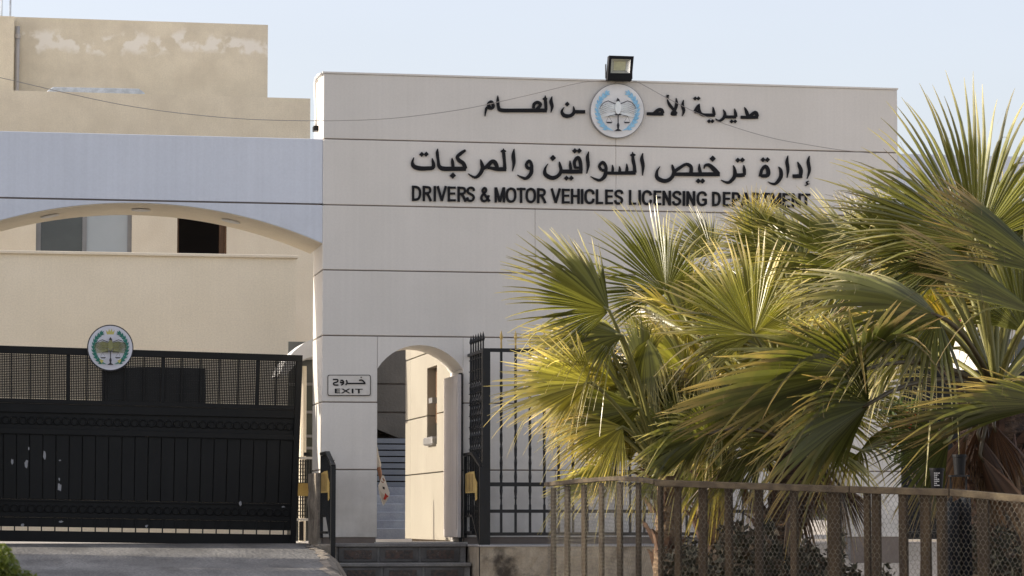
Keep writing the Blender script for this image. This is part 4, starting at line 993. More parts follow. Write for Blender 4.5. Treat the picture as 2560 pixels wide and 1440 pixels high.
def twist_bar(u, w, z0_, z1_, nm='picket'):
    mb = MB(); h = .0185
    for zc_ in []: pass
    # square bar with a twisted middle
    nseg = 26; vs = []; 
    for i in range(nseg+1):
        f_ = i/nseg; z = z0_ + (z1_-z0_)*f_; a = 0.785 + (math.pi*.5*i if .18 < f_ < .86 else 0) * .55
        rr = h*1.05
        for k_ in range(4): vs.append((u + rr*math.cos(a+k_*math.pi/2), w + rr*math.sin(a+k_*math.pi/2), z))
    fs = [(i*4+k_, i*4+(k_+1) % 4, (i+1)*4+(k_+1) % 4, (i+1)*4+k_) for i in range(nseg) for k_ in range(4)]
    mb.add(vs, fs)
    o = mb.build(nm, M['iron'], fe)
    sp_ = MB(); c = [(.012, 0), (.010, .10), (.022, .13), (.016, .16), (.001, .22)]; vs = []
    for (r_, dz_) in c:
        for k_ in range(6): vs.append((u + r_*math.cos(k_*math.pi/3), w + r_*math.sin(k_*math.pi/3), z1_+dz_))
    sp_.add(vs, [(i*6+k_, i*6+(k_+1) % 6, (i+1)*6+(k_+1) % 6, (i+1)*6+k_) for i in range(4) for k_ in range(6)])
    sp_.build('spear_tip', M['yellow' if nm == 'picket' else 'iron'], o)
u = F(1253, 1100, FWp)[0]
while u < uF1: twist_bar(u, FWp-.0, zBt, zT+.023); u += du
for i in range(6):
    twist_bar(uF, FWp + .17 + i*.175, zBt, zT+.02, 'side_picket')
for j in range(16):
    z = zBt + (zT-zBt)*(j+.5)/16
    MB().bar((uF, FWp+.05, z), (uF, -.02, z), .010).build('cross_wire', M['iron'], fe)

# ------------------------------------------------------------------ fan palms
def frond(par, H, tip, S_, roll, mat_='frond', droop=.5, nseg=48, seed=0, crown=None, cup=.12, pet='petiole', split=.54, sag=.0, fold=None):
    """one fan leaf: H hub, tip end of the middle segment (world), S_ half spread in degrees, roll of the blade about its axis"""
    rr = random.Random(seed); fold = rr.uniform(.12, .55) if fold is None else fold
    H = Vector(H); ax = (Vector(tip) - H)*1.10; L_ = ax.length; a = ax / L_
    # blade plane: start facing the camera side, then roll about the axis
    view = (CAM - H).normalized(); nrm = (view - a * view.dot(a)).normalized()
    nrm = Matrix.Rotation(R(roll), 3, a) @ nrm; b = a.cross(nrm)
    mb = MB(); mb.t = []; sg_ = []
    st = 2*R(S_)/(nseg-1)
    ts = [.03, .20, .38, split, .68, .81, .92, 1.0]
    down = Vector((0, 0, -1))
    for i in range(nseg):
        th_ = -R(S_) + st*i + rr.uniform(-.12, .12)*st
        edge = abs(th_)/R(S_) if S_ else 0
        d = a*math.cos(th_) + b*math.sin(th_)
        q = -a*math.sin(th_) + b*math.cos(th_)
        Ls = L_*(1 - .30*max(0, abs(th_)/R(100))**1.6)*rr.uniform(.90, 1.06)
        dr = (droop*.8+.05)*rr.uniform(.4, 1.7)*(1 + .6*edge); swx = rr.uniform(-.10, .10); cu = cup*rr.uniform(.8, 1.2)
        if rr.random() < .10: dr = dr*2.2 + .45
        g = down - d*down.dot(d)*.35
        base = len(mb.v); sv = rr.random()
        for j, t in enumerate(ts):
            c = H + d*(Ls*t) - nrm*(cu*L_*t*t*math.cos(th_)) - nrm*(fold*Ls*t*(1-.35*t)*abs(math.sin(th_))**1.4) + q*(swx*Ls*max(0, t-split)**1.3)
            if t > .3: c += g*(dr*Ls*(t-.3)**2.1)
            c += down*(sag*L_*t*t) + q*(.035*Ls*math.sin(t*4+th_*3)*max(0, t-.4))
            wd = math.tan(st*.5)*Ls*t*(1.05 - .22*max(0, t-.16)/split) if t <= split else math.tan(st*.5)*Ls*split*.86*((1-t)/(1-split))**.7*.95
            wd = max(wd, .0012)
            # neighbouring halves form a pleat
            mb.v.append(tuple(c - q*wd + nrm*(-.95*wd))); mb.v.append(tuple(c + nrm*(.95*wd))); mb.v.append(tuple(c + q*wd + nrm*(-.95*wd)))
            tv = t + .12*edge + rr.uniform(-.02, .02); mb.t += [tv, tv, tv]; sg_ += [sv, sv, sv]
        for j in range(len(ts)-1):
            k0 = base + j*3
            mb.f.append((k0, k0+1, k0+4, k0+3)); mb.f.append((k0+1, k0+2, k0+5, k0+4))
    # pale curling threads between the segments
    for i in range(int(nseg*.28)):
        th_ = rr.uniform(-R(S_), R(S_)); d = a*math.cos(th_) + b*math.sin(th_); p = H + d*L_*rr.uniform(.5, .75) + nrm*.01
        base = len(mb.v); v = (d*rr.uniform(.1, .5) + down*rr.uniform(.2, 1) + b*rr.uniform(-.6, .6)).normalized(); ln_ = rr.uniform(.08, .22)
        for j in range(5):
            mb.v.append(tuple(p)); mb.v.append(tuple(p + Vector((.0016, 0, .0016)))); mb.t += [1.4, 1.4]; sg_ += [1, 1]
            v = (v + Vector((rr.uniform(-.5, .5), rr.uniform(-.5, .5), rr.uniform(-.6, .3)))).normalized(); p = p + v*ln_/4
        for j in range(4): mb.f.append((base+j*2, base+j*2+1, base+j*2+3, base+j*2+2))
    bs = BASE[par.name][0]
    me = bpy.data.meshes.new('frond'); me.from_pydata([(v[0]-bs[0], v[1]-bs[1], v[2]-bs[2]) for v in mb.v], [], mb.f)
    me.materials.append(M[mat_]); at = me.attributes.new('tip', 'FLOAT', 'POINT'); at.data.foreach_set('value', mb.t)
    at = me.attributes.new('seg', 'FLOAT', 'POINT'); at.data.foreach_set('value', sg_)
    o = bpy.data.objects.new('frond', me); COL.objects.link(o); o.parent = par; BASE[o.name] = (bs, True)
    if crown is not None:
        C0 = Vector(crown); mid_ = (C0 + H)/2 + Vector((0, 0, .16*(H-C0).length))
        pts = []
        for i in range(8):
            t = i/7; pts.append(C0*(1-t)**2 + mid_*2*t*(1-t) + H*t*t)
        pts.append(H + a*.06)
        rs = [.026 - .014*(i/8) for i in range(9)]
        MB_ = MB().tube(pts, rs, 6); MB_.build('petiole', M[pet], o, smooth=True)
    return o

def trunk(par, p0, p1, r0, r1, seed, boots=40, bm='boot', shag=0):
    rr = random.Random(seed); p0 = Vector(p0); p1 = Vector(p1); mb = MB(); n = 34; m = 16; vs = []
    for i in range(n+1):
        t = i/n; c = p0.lerp(p1, t) + Vector((.03*math.sin(t*5+seed), 0, 0)); r = r0 + (r1-r0)*t
        for k_ in range(m):
            a_ = 2*math.pi*k_/m; q = r*(1 + .05*math.sin(i*2.6) + rr.uniform(-.05, .05)); vs.append(c + Vector((q*math.cos(a_), q*math.sin(a_), 0)))
    mb.add(vs, [(i*m+k_, i*m+(k_+1) % m, (i+1)*m+(k_+1) % m, (i+1)*m+k_) for i in range(n) for k_ in range(m)] + [tuple(range(n*m, n*m+m))])
    mb.build('trunk', M['trunk_dark' if shag or r0 > .1 else 'trunk'], par)
    for i in range(boots):
        t = rr.uniform(.0 if shag else .45, 1.0); a_ = i*2.4 + rr.uniform(-.3, .3); c = p0.lerp(p1, t); r = r0 + (r1-r0)*t
        out = Vector((math.cos(a_), math.sin(a_), 0)); sd_ = Vector((-math.sin(a_), math.cos(a_), 0)); L_ = rr.uniform(.10, .26); w = rr.uniform(.025, .05)
        b0 = c + out*r*.9; b1 = c + out*(r + L_*.45) + Vector((0, 0, L_*.8)); b2 = b1 + out*L_*.4 + Vector((0, 0, L_*.25))
        m2 = MB(); vs = []
        for (p, ww, tt) in ((b0, w*1.5, .03), (b1, w, .02), (b2, w*.35, .008)):
            vs += [p - sd_*ww - out*tt*.0, p + out*(-tt), p + sd_*ww, p + out*tt]
        m2.add(vs, [(i_*4+k_, i_*4+(k_+1) % 4, (i_+1)*4+(k_+1) % 4, (i_+1)*4+k_) for i_ in range(2) for k_ in range(4)] + [(8, 9, 10, 11)])
        m2.build('leaf_base', M['boot_dark' if shag or r0 > .1 else bm], par)

def palm(name_label, cx, cy, dep, px_foot, r0, r1, seed, boots=26, shag=0):
    C_ = WP(cx, cy, dep); t = thing('palm_tree', name_label, 'palm', (C_.x, C_.y, .3), world=True)
    f = WP(px_foot, 1440, dep); f.z = .25
    trunk(t, (f.x, f.y, .1), C_, r0, r1, seed, boots, shag=shag)
    return t, C_, dep
def fr(pl_, hx, hy, tx, ty, S_, roll, dd=0.0, td=0.0, **kw):
    """dd: hub nearer (-) or farther (+) than the crown; td: the same for the tip, metres"""
    t, C_, dep = pl_; H = WP(hx, hy, dep+dd); T = WP(tx, ty, dep+dd+td)
    if abs(roll) > 44: kw.setdefault('fold', .10); kw.setdefault('cup', .06)
    kw.setdefault('crown', C_); kw.setdefault('seed', int(hx*7+hy*3+tx)); return frond(t, H, T, S_, roll, **kw)
pA = palm('slender fan palm with pale sunlit trunk, nearest the iron fence', 1655, 1190, 24.0, 1668, .085, .085, 3, 22)
pB = palm('fan palm with dark fibrous trunk behind the left part of the wooden fence', 1800, 1150, 26.0, 1745, .13, .12, 5, 34)
pC = palm('shaggy fan palm in the middle with large fronds reaching over the lettering', 1990, 1120, 24.5, 1880, .17, .17, 9, 46, 1)
pD = palm('big shaggy fan palm filling the right edge with the tallest fronds', 2490, 985, 21.0, 2500, .24, .24, 12, 90, 1)

# leaves that stand out, one by one
fr(pA, 1477, 956, 1240, 985, 82, -52, -.6, -.1, mat_='frond_y', droop=.05, nseg=54)
fr(pA, 1523, 777, 1290, 628, 72, 48, -.3, -.2, droop=.12, nseg=50)
fr(pB, 1667, 731, 1535, 530, 88, 22, -.6, -.1, droop=.18, nseg=56)
fr(pA, 1556, 839, 1372, 800, 60, 62, -.4, -.2, droop=.95, nseg=40)
fr(pA, 1523, 872, 1310, 882, 60, -66, -.3, .3, mat_='frond_y', droop=.1, nseg=40)
fr(pB, 1700, 925, 1450, 930, 45, 74, -.9, -.2, mat_='frond_d', droop=.1, nseg=40)
fr(pC, 1885, 838, 1800, 600, 112, 14, -1.0, -.2, mat_='frond_y', droop=.10, nseg=60)
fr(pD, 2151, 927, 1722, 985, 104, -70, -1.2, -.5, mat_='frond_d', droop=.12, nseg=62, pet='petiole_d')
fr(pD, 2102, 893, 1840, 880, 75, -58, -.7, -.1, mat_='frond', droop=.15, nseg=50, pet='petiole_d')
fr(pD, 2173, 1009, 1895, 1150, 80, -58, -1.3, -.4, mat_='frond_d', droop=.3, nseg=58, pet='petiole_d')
fr(pC, 1773, 1084, 1590, 1110, 95, -48, -.9, -.4, mat_='frond', droop=.35, nseg=50, pet='petiole_d')
fr(pC, 1809, 1031, 1640, 1060, 70, 50, -.5, -.1, droop=.3, nseg=44)
fr(pA, 1556, 1067, 1395, 1150, 66, 32, -.5, -.1, mat_='frond_y', droop=.25, nseg=48)
fr(pA, 1600, 1020, 1360, 1075, 55, -50, -.2, .2, droop=.2, nseg=44)
fr(pA, 1640, 1180, 1590, 1262, 26, 40, -.7, -.2, mat_='frond', droop=.2, nseg=26)
fr(pA, 1720, 1140, 1560, 1010, 70, -30, -.1, .1, mat_='frond', droop=.1, nseg=46)
fr(pA, 1585, 990, 1440, 1040, 80, 40, .2, .1, mat_='frond', droop=.3, nseg=46)
fr(pB, 1640, 850, 1530, 760, 85, -45, .2, .1, mat_='frond_y', droop=.5, nseg=46)
fr(pC, 2183, 689, 1915, 545, 62, 50, -1.2, -.3, droop=.15, nseg=54)
fr(pD, 2260, 640, 2110, 455, 50, 40, -.1, -.1, mat_='frond', droop=.3, nseg=50)
fr(pC, 2100, 640, 1975, 560, 60, -50, .2, .1, mat_='frond_y', droop=.2, nseg=46)
fr(pC, 2165, 640, 2120, 480, 60, 25, .6, .2, mat_='frond_y', droop=.05, nseg=46)
fr(pC, 1885, 590, 1850, 478, 58, -30, .5, .1, mat_='frond_y', droop=.05, nseg=44)
fr(pB, 1780, 640, 1700, 520, 66, 35, .7, .1, mat_='frond', droop=.1, nseg=44)
fr(pC, 2010, 660, 1905, 560, 66, 42, -.4, .1, mat_='frond', droop=.3, nseg=48)
fr(pD, 2443, 610, 2350, 205, 86, 12, -.6, -.1, droop=.22, nseg=58)
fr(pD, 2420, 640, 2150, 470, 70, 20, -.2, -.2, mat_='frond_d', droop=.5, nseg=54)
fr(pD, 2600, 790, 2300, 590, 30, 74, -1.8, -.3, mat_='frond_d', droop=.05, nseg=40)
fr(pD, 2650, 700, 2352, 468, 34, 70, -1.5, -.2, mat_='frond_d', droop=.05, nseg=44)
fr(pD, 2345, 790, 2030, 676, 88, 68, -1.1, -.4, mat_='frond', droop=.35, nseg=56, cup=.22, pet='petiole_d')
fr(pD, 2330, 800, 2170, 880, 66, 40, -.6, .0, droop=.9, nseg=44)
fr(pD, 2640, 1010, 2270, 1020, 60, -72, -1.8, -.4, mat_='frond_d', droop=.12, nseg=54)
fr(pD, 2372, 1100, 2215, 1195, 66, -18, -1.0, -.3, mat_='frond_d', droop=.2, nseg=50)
fr(pD, 2470, 760, 2560, 400, 70, 30, .5, .3, droop=.25, nseg=46)
fr(pD, 2560, 830, 2600, 520, 80, -20, -.3, .1, droop=.2, nseg=44)
fr(pD, 2350, 690, 2200, 640, 70, 45, .8, .2, mat_='frond_y', droop=.5, nseg=44)
fr(pB, 1804, 1178, 1800, 1092, 72, -12, -.5, .1, mat_='frond_d', droop=.1, nseg=30)
# the crowd of further leaves behind
rr = random.Random(21)
def fill(pl_, n_, a0, a1, r0, r1, l0, l1, mats, d0=.2, d1=1.4, S0=50, S1=95, dr=(.1, .6), bounds=None):
    cx, cy = None, None
    C_ = pl_[1]; d = C_ - CAM; dep = d.dot(FW); cx = 1280 + d.dot(RT)/dep*FPX; cy = 720 - d.dot(UP)/dep*FPX
    for i in range(n_):
        an = R(a0 + (a1-a0)*((i + rr.random())/n_)); r = rr.uniform(r0, r1); hx = cx + r*math.cos(an); hy = cy - r*math.sin(an)
        an2 = an + rr.uniform(-.5, .5); l = rr.uniform(l0, l1); tx = hx + l*math.cos(an2); ty = hy - l*math.sin(an2)
        if bounds and (tx < bounds[0] or ty < bounds[1] or tx > bounds[2]): continue
        fr(pl_, hx, hy, tx, ty, rr.uniform(S0, S1), rr.choice((-1, 1))*rr.uniform(25, 76), rr.uniform(d0, d1), rr.uniform(-.3, .5), mat_=rr.choice(mats), droop=rr.uniform(*dr), nseg=44, seed=rr.randint(0, 99999))
fill(pA, 16, 40, 190, 70, 260, 130, 200, ['frond', 'frond_y'], bounds=(1300, 640, 2000))
fill(pB, 26, 25, 170, 130, 380, 140, 210, ['frond_y', 'frond', 'frond_y'], .1, 1.6, bounds=(1480, 560, 2300))
fill(pC, 28, 35, 185, 130, 430, 150, 230, ['frond', 'frond_y', 'frond'], .2, 1.8, bounds=(1560, 560, 2400))
fill(pC, 12, -20, 200, 30, 180, 130, 190, ['frond', 'frond_d'], -.4, .6, dr=(.5, 1.0), bounds=(1600, 700, 2300))
fill(pB, 7, 0, 180, 20, 110, 110, 170, ['frond', 'frond_y'], -.2, .6, dr=(.3, .8))
fill(pD, 12, 20, 155, 150, 330, 170, 260, ['frond', 'frond', 'frond_y'], .4, 2.0, bounds=(2120, 400, 3000), dr=(.3, .8))
r9 = random.Random(91)
for i in range(24):
    hx, hy = r9.uniform(1430, 1780), r9.uniform(800, 1110); an = R(r9.uniform(100, 215)); l = r9.uniform(110, 175)
    fr(pA if hx < 1640 else pB, hx, hy, hx + l*math.cos(an), hy - l*math.sin(an), r9.uniform(50, 85), r9.choice((-1, 1))*r9.uniform(40, 78), r9.uniform(.1, 1.0), r9.uniform(-.2, .3), mat_=r9.choice(['frond', 'frond_y', 'frond_y']), droop=r9.uniform(.1, .6), nseg=44, seed=r9.randint(0, 99999))
for i in range(9):
    hx, hy = r9.uniform(2270, 2600), r9.uniform(540, 820); an = R(r9.uniform(70, 200)); l = r9.uniform(170, 260)
    fr(pD, hx, hy, hx + l*math.cos(an), hy - l*math.sin(an), r9.uniform(50, 85), r9.choice((-1, 1))*r9.uniform(20, 75), r9.uniform(-.2, 1.4), r9.uniform(-.3, .3), mat_=r9.choice(['frond', 'frond_y', 'frond', 'frond_d']), droop=r9.uniform(.1, .5), nseg=46, seed=r9.randint(0, 99999))
for i in range(14):
    hx, hy = r9.uniform(1800, 2300), r9.uniform(620, 900); an = R(r9.uniform(90, 180)); l = r9.uniform(130, 200)
    fr(pC, hx, hy, hx + l*math.cos(an), hy - l*math.sin(an), r9.uniform(50, 85), r9.choice((-1, 1))*r9.uniform(30, 75), r9.uniform(0, .9), r9.uniform(-.3, .3), mat_=r9.choice(['frond', 'frond_y', 'frond_y']), droop=r9.uniform(.1, .5), nseg=46, seed=r9.randint(0, 99999))
for (hx, hy, tx, ty, m_) in ((1620, 850, 1590, 990, 'frond'), (1750, 880, 1720, 1010, 'frond_y'), (1960, 820, 1950, 960, 'frond'), (2240, 770, 2230, 905, 'frond_d'), (2120, 780, 2100, 930, 'frond'), (1860, 960, 1830, 1090, 'frond'), (1500, 1010, 1450, 1100, 'frond_y'), (2060, 1040, 2030, 1170, 'frond_d')):
    fr(pC if hx > 1700 else pA, hx, hy, tx, ty, 70, 60, .1, 0, mat_=m_, droop=.5, nseg=44)
# dead brown skirt of the big palm and of the middle one
def skirt(pl_, n_, r0, r1, l0, l1, yoff, sd_):
    rr2 = random.Random(sd_); C_ = pl_[1]; d = C_ - CAM; dep = d.dot(FW); cx = 1280 + d.dot(RT)/dep*FPX; cy = 720 - d.dot(UP)/dep*FPX + yoff
    for i in range(n_):
        an = R(200 + 140*(i + rr2.random())/n_); r = rr2.uniform(r0, r1); hx = cx + r*math.cos(an)*1.2; hy = cy - r*math.sin(an)*.8
        an2 = R(rr2.uniform(235, 305)); l = rr2.uniform(l0, l1)
        fr(pl_, hx, hy, hx + l*math.cos(an2), hy - l*math.sin(an2), rr2.uniform(14, 36), rr2.uniform(-60, 60), rr2.uniform(-.5, .5), 0, mat_='frond_b', droop=.3, nseg=20, seed=rr2.randint(0, 9999), pet='petiole_d')
skirt(pD, 22, 30, 210, 130, 230, 30, 4)
skirt(pC, 12, 20, 120, 100, 170, 30, 6)
skirt(pB, 5, 10, 60, 80, 120, 20, 8)

# ------------------------------------------------------------------ wooden slat fence with wire netting
wf_ = thing('wooden_fence', 'weathered wooden slat fence covered with wire netting in front of the palms', 'fence', tuple(WP(1900, 1440, 18.0) - Vector((0, 0, 1))), world=True)
rail = [(1368, 1206, 20.9), (1400, 1202, 20.4), (1445, 1198, 19.9), (1500, 1193, 19.4), (1550, 1190, 18.9), (1600, 1193, 18.5), (1640, 1199, 18.2), (1750, 1205, 18.0), (1900, 1209, 17.7), (2050, 1213, 17.3), (2200, 1217, 17.0), (2380, 1222, 16.6), (2560, 1239, 16.2), (2700, 1250, 15.9)]
def rp_(x):
    for a, b in zip(rail[:-1], rail[1:]):
        if a[0] <= x <= b[0]:
            t = (x-a[0])/(b[0]-a[0]); return WP(x, a[1]+(b[1]-a[1])*t, a[2]+(b[2]-a[2])*t)
def plank(pA_, pB_, h, th, up_=Vector((0, 0, 1))):
    d = (pB_-pA_).normalized(); n_ = d.cross(up_).normalized(); vs = []
    for p in (pA_, pB_):
        for (i, j) in ((-1, 0), (1, 0), (1, -1), (-1, -1)): vs.append(p + n_*i*th/2 + Vector((0, 0, h*j)))
    return MB().add(vs, [(0, 1, 2, 3), (7, 6, 5, 4), (0, 4, 5, 1), (1, 5, 6, 2), (2, 6, 7, 3), (3, 7, 4, 0)])
xs = [1368, 1445, 1500, 1550, 1600, 1641]
for a, b in zip(xs[:-1], xs[1:]): plank(rp_(a), rp_(b), .030, .045).build('top_rail', M['woodrail'], wf_, bevel=.003)
for a, b in ((1642, 2128), (2130, 2378), (2380, 2690)):
    plank(rp_(a), rp_(b), .042, .05).build('top_rail', M['woodrail'], wf_, bevel=.004)
slats = [(1360, 1378), (1394, 1413), (1436, 1453), (1480, 1496), (1524, 1543), (1572, 1588), (1627, 1644), (1676, 1694), (1735, 1760), (1800, 1822), (1875, 1898), (1960, 1984), (2055, 2094), (2147, 2166), (2167, 2192), (2232, 2259), (2285, 2316), (2327, 2356), (2427, 2463), (2536, 2575), (2620, 2655)]
for i, (a, b) in enumerate(slats):
    c = max(1369, (a+b)/2); p = rp_(c); q = rp_(min(c+8, 2690)); q0 = rp_(max(1369, c-8)); d = (q-q0); d.z = 0; d.normalize()
    dep = (p-CAM).dot(FW); w = (b-a)/FPX*dep; n_ = Vector((-d.y, d.x, 0)); top = p.z - .034 + random.uniform(-.004, 0)
    turn = .35 if c < 1600 else random.uniform(-.1, .1)
    d2 = (d*math.cos(turn) + n_*math.sin(turn)); n2 = Vector((-d2.y, d2.x, 0)); cen_ = p + n_*.045; th = .022
    lean = random.uniform(-.012, .012); vs = []
    for z, o_x in ((.25, -lean), (top, 0)):
        for (s1, s2) in ((-1, -1), (1, -1), (1, 1), (-1, 1)):
            v = cen_ + d2*(s1*w/2 + o_x) + n2*(s2*th/2); vs.append((v.x, v.y, z))
    MB().add(vs, [(0, 3, 2, 1), (4, 5, 6, 7), (0, 1, 5, 4), (1, 2, 6, 5), (2, 3, 7, 6), (3, 0, 4, 7)]).build('slat', M['wood'], wf_, bevel=.003)
bed = MB(); q = [WP(1600, 1440, 18.3), WP(2800, 1440, 16.4), WP(2700, 1440, 29), WP(1640, 1440, 27)]
n1_ = 14
for i in range(n1_+1):
    for j in range(n1_+1):
        a, b = i/n1_, j/n1_; p = (q[0]*(1-a) + q[1]*a)*(1-b) + (q[3]*(1-a) + q[2]*a)*b
        w_ = W2L(p)[1]; zb_ = .28 + (.66-.28)*(w_+20)/17.6 if w_ > -20 else .28
        bed.v.append((p.x, p.y, max(.22, zb_) + .03 + random.uniform(-.012, .02)))
for i in range(n1_):
    for j in range(n1_): bed.f.append((i*(n1_+1)+j, (i+1)*(n1_+1)+j, (i+1)*(n1_+1)+j+1, i*(n1_+1)+j+1))
bed.build('planting_bed', M['darksoil'], kind='structure', world=True)
# hexagonal netting
net = MB(); cw = .036; ch = .052; wr = .00085
path = [rp_(x) for x in range(1369, 2690, 6)]
cum = [0]
for a, b in zip(path[:-1], path[1:]): cum.append(cum[-1] + math.hypot(b.x-a.x, b.y-a.y))
def at_s(s_):
    import bisect
    i = min(max(bisect.bisect(cum, s_) - 1, 0), len(cum)-2); t = (s_-cum[i])/max(1e-6, cum[i+1]-cum[i]); return path[i].lerp(path[i+1], t)
def npnt(s_, h):
    p = at_s(s_); return Vector((p.x, p.y - .035 + .006*math.sin(s_*9+h*7), p.z - .01 - h + .008*math.sin(s_*5)))
def seg(p, q):
    d = (q-p); x = d.cross(Vector((0, 1, 0))).normalized()*wr; y = Vector((0, wr, 0)); n = len(net.v)
    for c in (p, q): net.v.extend([tuple(c - x + y*.5), tuple(c + x + y*.5), tuple(c - y)])
    net.f.extend([(n, n+1, n+4, n+3), (n+1, n+2, n+5, n+4), (n+2, n, n+3, n+5)])
rows = int(.72/(ch*.5)); ncol = int(cum[-1]/cw)
for r_ in range(rows):
    h = r_*ch*.5; off_ = .5*(r_ % 2)
    for c in range(ncol):
        s0 = (c+off_)*cw
        if s0 + cw*.5 > cum[-1]: continue
        a = npnt(s0, h); b = npnt(s0, h + ch*.2); seg(a, b)
        b1 = npnt(s0 + cw*.5, h + ch*.5); seg(b, b1)
        if s0 - cw*.5 > 0: seg(b, npnt(s0 - cw*.5, h + ch*.5))
net.build('wire_netting', M['wire'], wf_, kind='stuff')

# ------------------------------------------------------------------ pots and cloth behind the fence
def pot(label, cx, y0, y1, wpx, dep, writing):
    c = WP(cx, y0, dep); sc_ = dep/FPX; h = (y1-y0)*sc_; r = wpx*sc_/2
    t = thing('flower_pot', label, 'pot', (c.x, c.y, c.z-h), world=True)
    prof_ = [(r*.78, -h), (r*.97, -.02), (r*1.06, -.018), (r*1.06, 0), (r*.98, 0), (r*.95, -.03)]; vs = []; m = 20
    for (q, z) in prof_:
        for k_ in range(m): vs.append((c.x + q*math.cos(2*math.pi*k_/m), c.y + q*math.sin(2*math.pi*k_/m), c.z + z))
    MB().add(vs, [(i*m+k_, i*m+(k_+1) % m, (i+1)*m+(k_+1) % m, (i+1)*m+k_) for i in range(len(prof_)-1) for k_ in range(m)] + [tuple(range(m))]).build('pot_body', M['pot'], t, smooth=False)
    MB().add([(c.x + r*.95*math.cos(2*math.pi*k_/m), c.y + r*.95*math.sin(2*math.pi*k_/m), c.z - .02) for k_ in range(m)], [tuple(range(m))]).build('soil', M['soil'], t)
    if writing:
        mb = MB(); r2 = random.Random(int(cx))
        for j in range(7):
            z = c.z - .035 - j*h*.10; x = c.x - r*.5
            while x < c.x + r*(.05 + r2.uniform(-.25, .25)):
                w = r2.uniform(.003, .009); yy = c.y - math.sqrt(max(1e-4, r*r*.98 - (x-c.x)**2)) - .002
                mb.box(x, x+w, yy-.001, yy, z, z+.006); x += w + .003
        mb.build('white_print', M['paper'], t)
pot('black plastic pot with white print standing just above the fence rail', 2342, 1170, 1221, 36, 17.6, True)
pot('black plastic pot without print, higher and right of the printed pot', 2398, 1136, 1187, 34, 18.4, False)
st_ = MB(); c = WP(2370, 1255, 18.0)
cl = MB(); nx2, nz2 = 40, 14; tl = WP(2358, 1246, 18.2); tr = WP(2426, 1250, 18.2); bz = .3
for i in range(nx2+1):
    for j in range(nz2+1):
        f_ = i/nx2; g = j/nz2; x = tl.x + (tr.x-tl.x)*(f_ + (f_-.5)*.15*g); cl.v.append((x, tl.y + .03*math.sin(f_*22)*(.3+g) + .02*math.sin(f_*9+2), tl.z - .02*math.sin(f_*5) + (bz-tl.z)*g))
for i in range(nx2):
    for j in range(nz2): cl.f.append((i*(nz2+1)+j, i*(nz2+1)+j+1, (i+1)*(nz2+1)+j+1, (i+1)*(nz2+1)+j))
o = cl.build('cloth', M['cloth'], label='dark grey cloth hanging in folds behind the wooden fence', cat='cloth', world=True, smooth=True)
sm = o.modifiers.new('thickness', 'SOLIDIFY'); sm.thickness = .006
# stand under the two pots
stt = thing('pot_stand', 'dark iron stand carrying the two black pots behind the fence', 'stand', (c.x, c.y, .2), world=True)
for (cx, y, dep) in ((2342, 1221.5, 17.6), (2398, 1187.5, 18.4)):
    p = WP(cx, y, dep); MB().box(p.x-.06, p.x+.06, p.y-.06, p.y+.06, p.z-.012, p.z-.001).build('shelf', M['iron'], stt)
    for sx in (-.05, .05): MB().box(p.x+sx-.006, p.x+sx+.006, p.y+.03, p.y+.042, .2, p.z-.013).build('leg', M['iron'], stt)

# ------------------------------------------------------------------ trees, bushes, flowers
def leafy(name, label, cat, c, rad, n_, size, m, seed, trunk_r=0.0, group=None, lobes=9, foot=0.2, kind=None):
    r2 = random.Random(seed); c = Vector(c); t = thing(name, label, cat, (c.x, c.y, foot), world=True, group=group)
    L_ = [(c, Vector(rad)*.62)]
    for i in range(lobes):
        v = Vector((r2.gauss(0, 1), r2.gauss(0, 1), r2.gauss(0, .8))).normalized()
        L_.append((c + Vector((v.x*rad[0], v.y*rad[1], v.z*rad[2]))*.62, Vector(rad)*r2.uniform(.28, .46)))
    mb = MB(); mb.t = []
    for i in range(n_):
        cc, q = r2.choice(L_); v = Vector((r2.gauss(0, 1), r2.gauss(0, 1), r2.gauss(0, 1))).normalized()*(r2.uniform(.35, 1.08)**.6)
        p = cc + Vector((v.x*q.x, v.y*q.y, v.z*q.z)); s_ = size*r2.uniform(.6, 1.3)
        a_ = Vector((r2.gauss(0, 1), r2.gauss(0, 1), r2.gauss(0, 1))).normalized(); b_ = a_.cross(Vector((r2.gauss(0, 1), r2.gauss(0, 1), r2.gauss(0, 1)))).normalized()
        mb.add([p - a_*s_, p + b_*s_*.42, p + a_*s_, p - b_*s_*.42], [(0, 1, 2, 3)]); tv = r2.uniform(0, .9); mb.t += [tv]*4
    mb.build('crown', M[m], t)
    if trunk_r:
        tm = MB().tube([(c.x, c.y, foot-.3), (c.x+.1, c.y, c.z-rad[2]*.5), (c.x, c.y, c.z)], [trunk_r, trunk_r*.7, trunk_r*.3], 8)
        for i in range(5):
            q = L_[1+i % lobes][0]; tm.tube([(c.x, c.y, c.z-rad[2]*.6), tuple((q+c)/2), tuple(q)], [trunk_r*.5, trunk_r*.3, trunk_r*.1], 6)
        tm.build('trunk', M['bark'], t)
    return t
p = WP(-18, 1450, 9.0); leafy('bush', 'small out of focus green bush at the lower left corner', 'bush', (p.x, p.y, p.z-.01), (.17, .15, .175), 7000, .012, 'leaf_y', 4, foot=.9)
def bt(x, y, w, rx, rz, lab, seed, n_=7000, m='leaf', size=.10):
    u, z = F(x, y, w); q = L2W(u, w, z); leafy('tree', lab, 'tree', q, (rx, rx, rz), n_, size, m, seed, .16, foot=YARD)
bt(2360, 860, 16, 2.3, 1.7, 'dark green tree showing between the palm fronds right of the gatehouse', 31)
bt(2475, 745, 19, 2.6, 1.2, 'bright green tree behind the maroon panel at the right', 32, m='leaf_y')
bt(2620, 830, 15, 2.0, 2.0, 'green tree at the right edge behind the tall palm', 33)
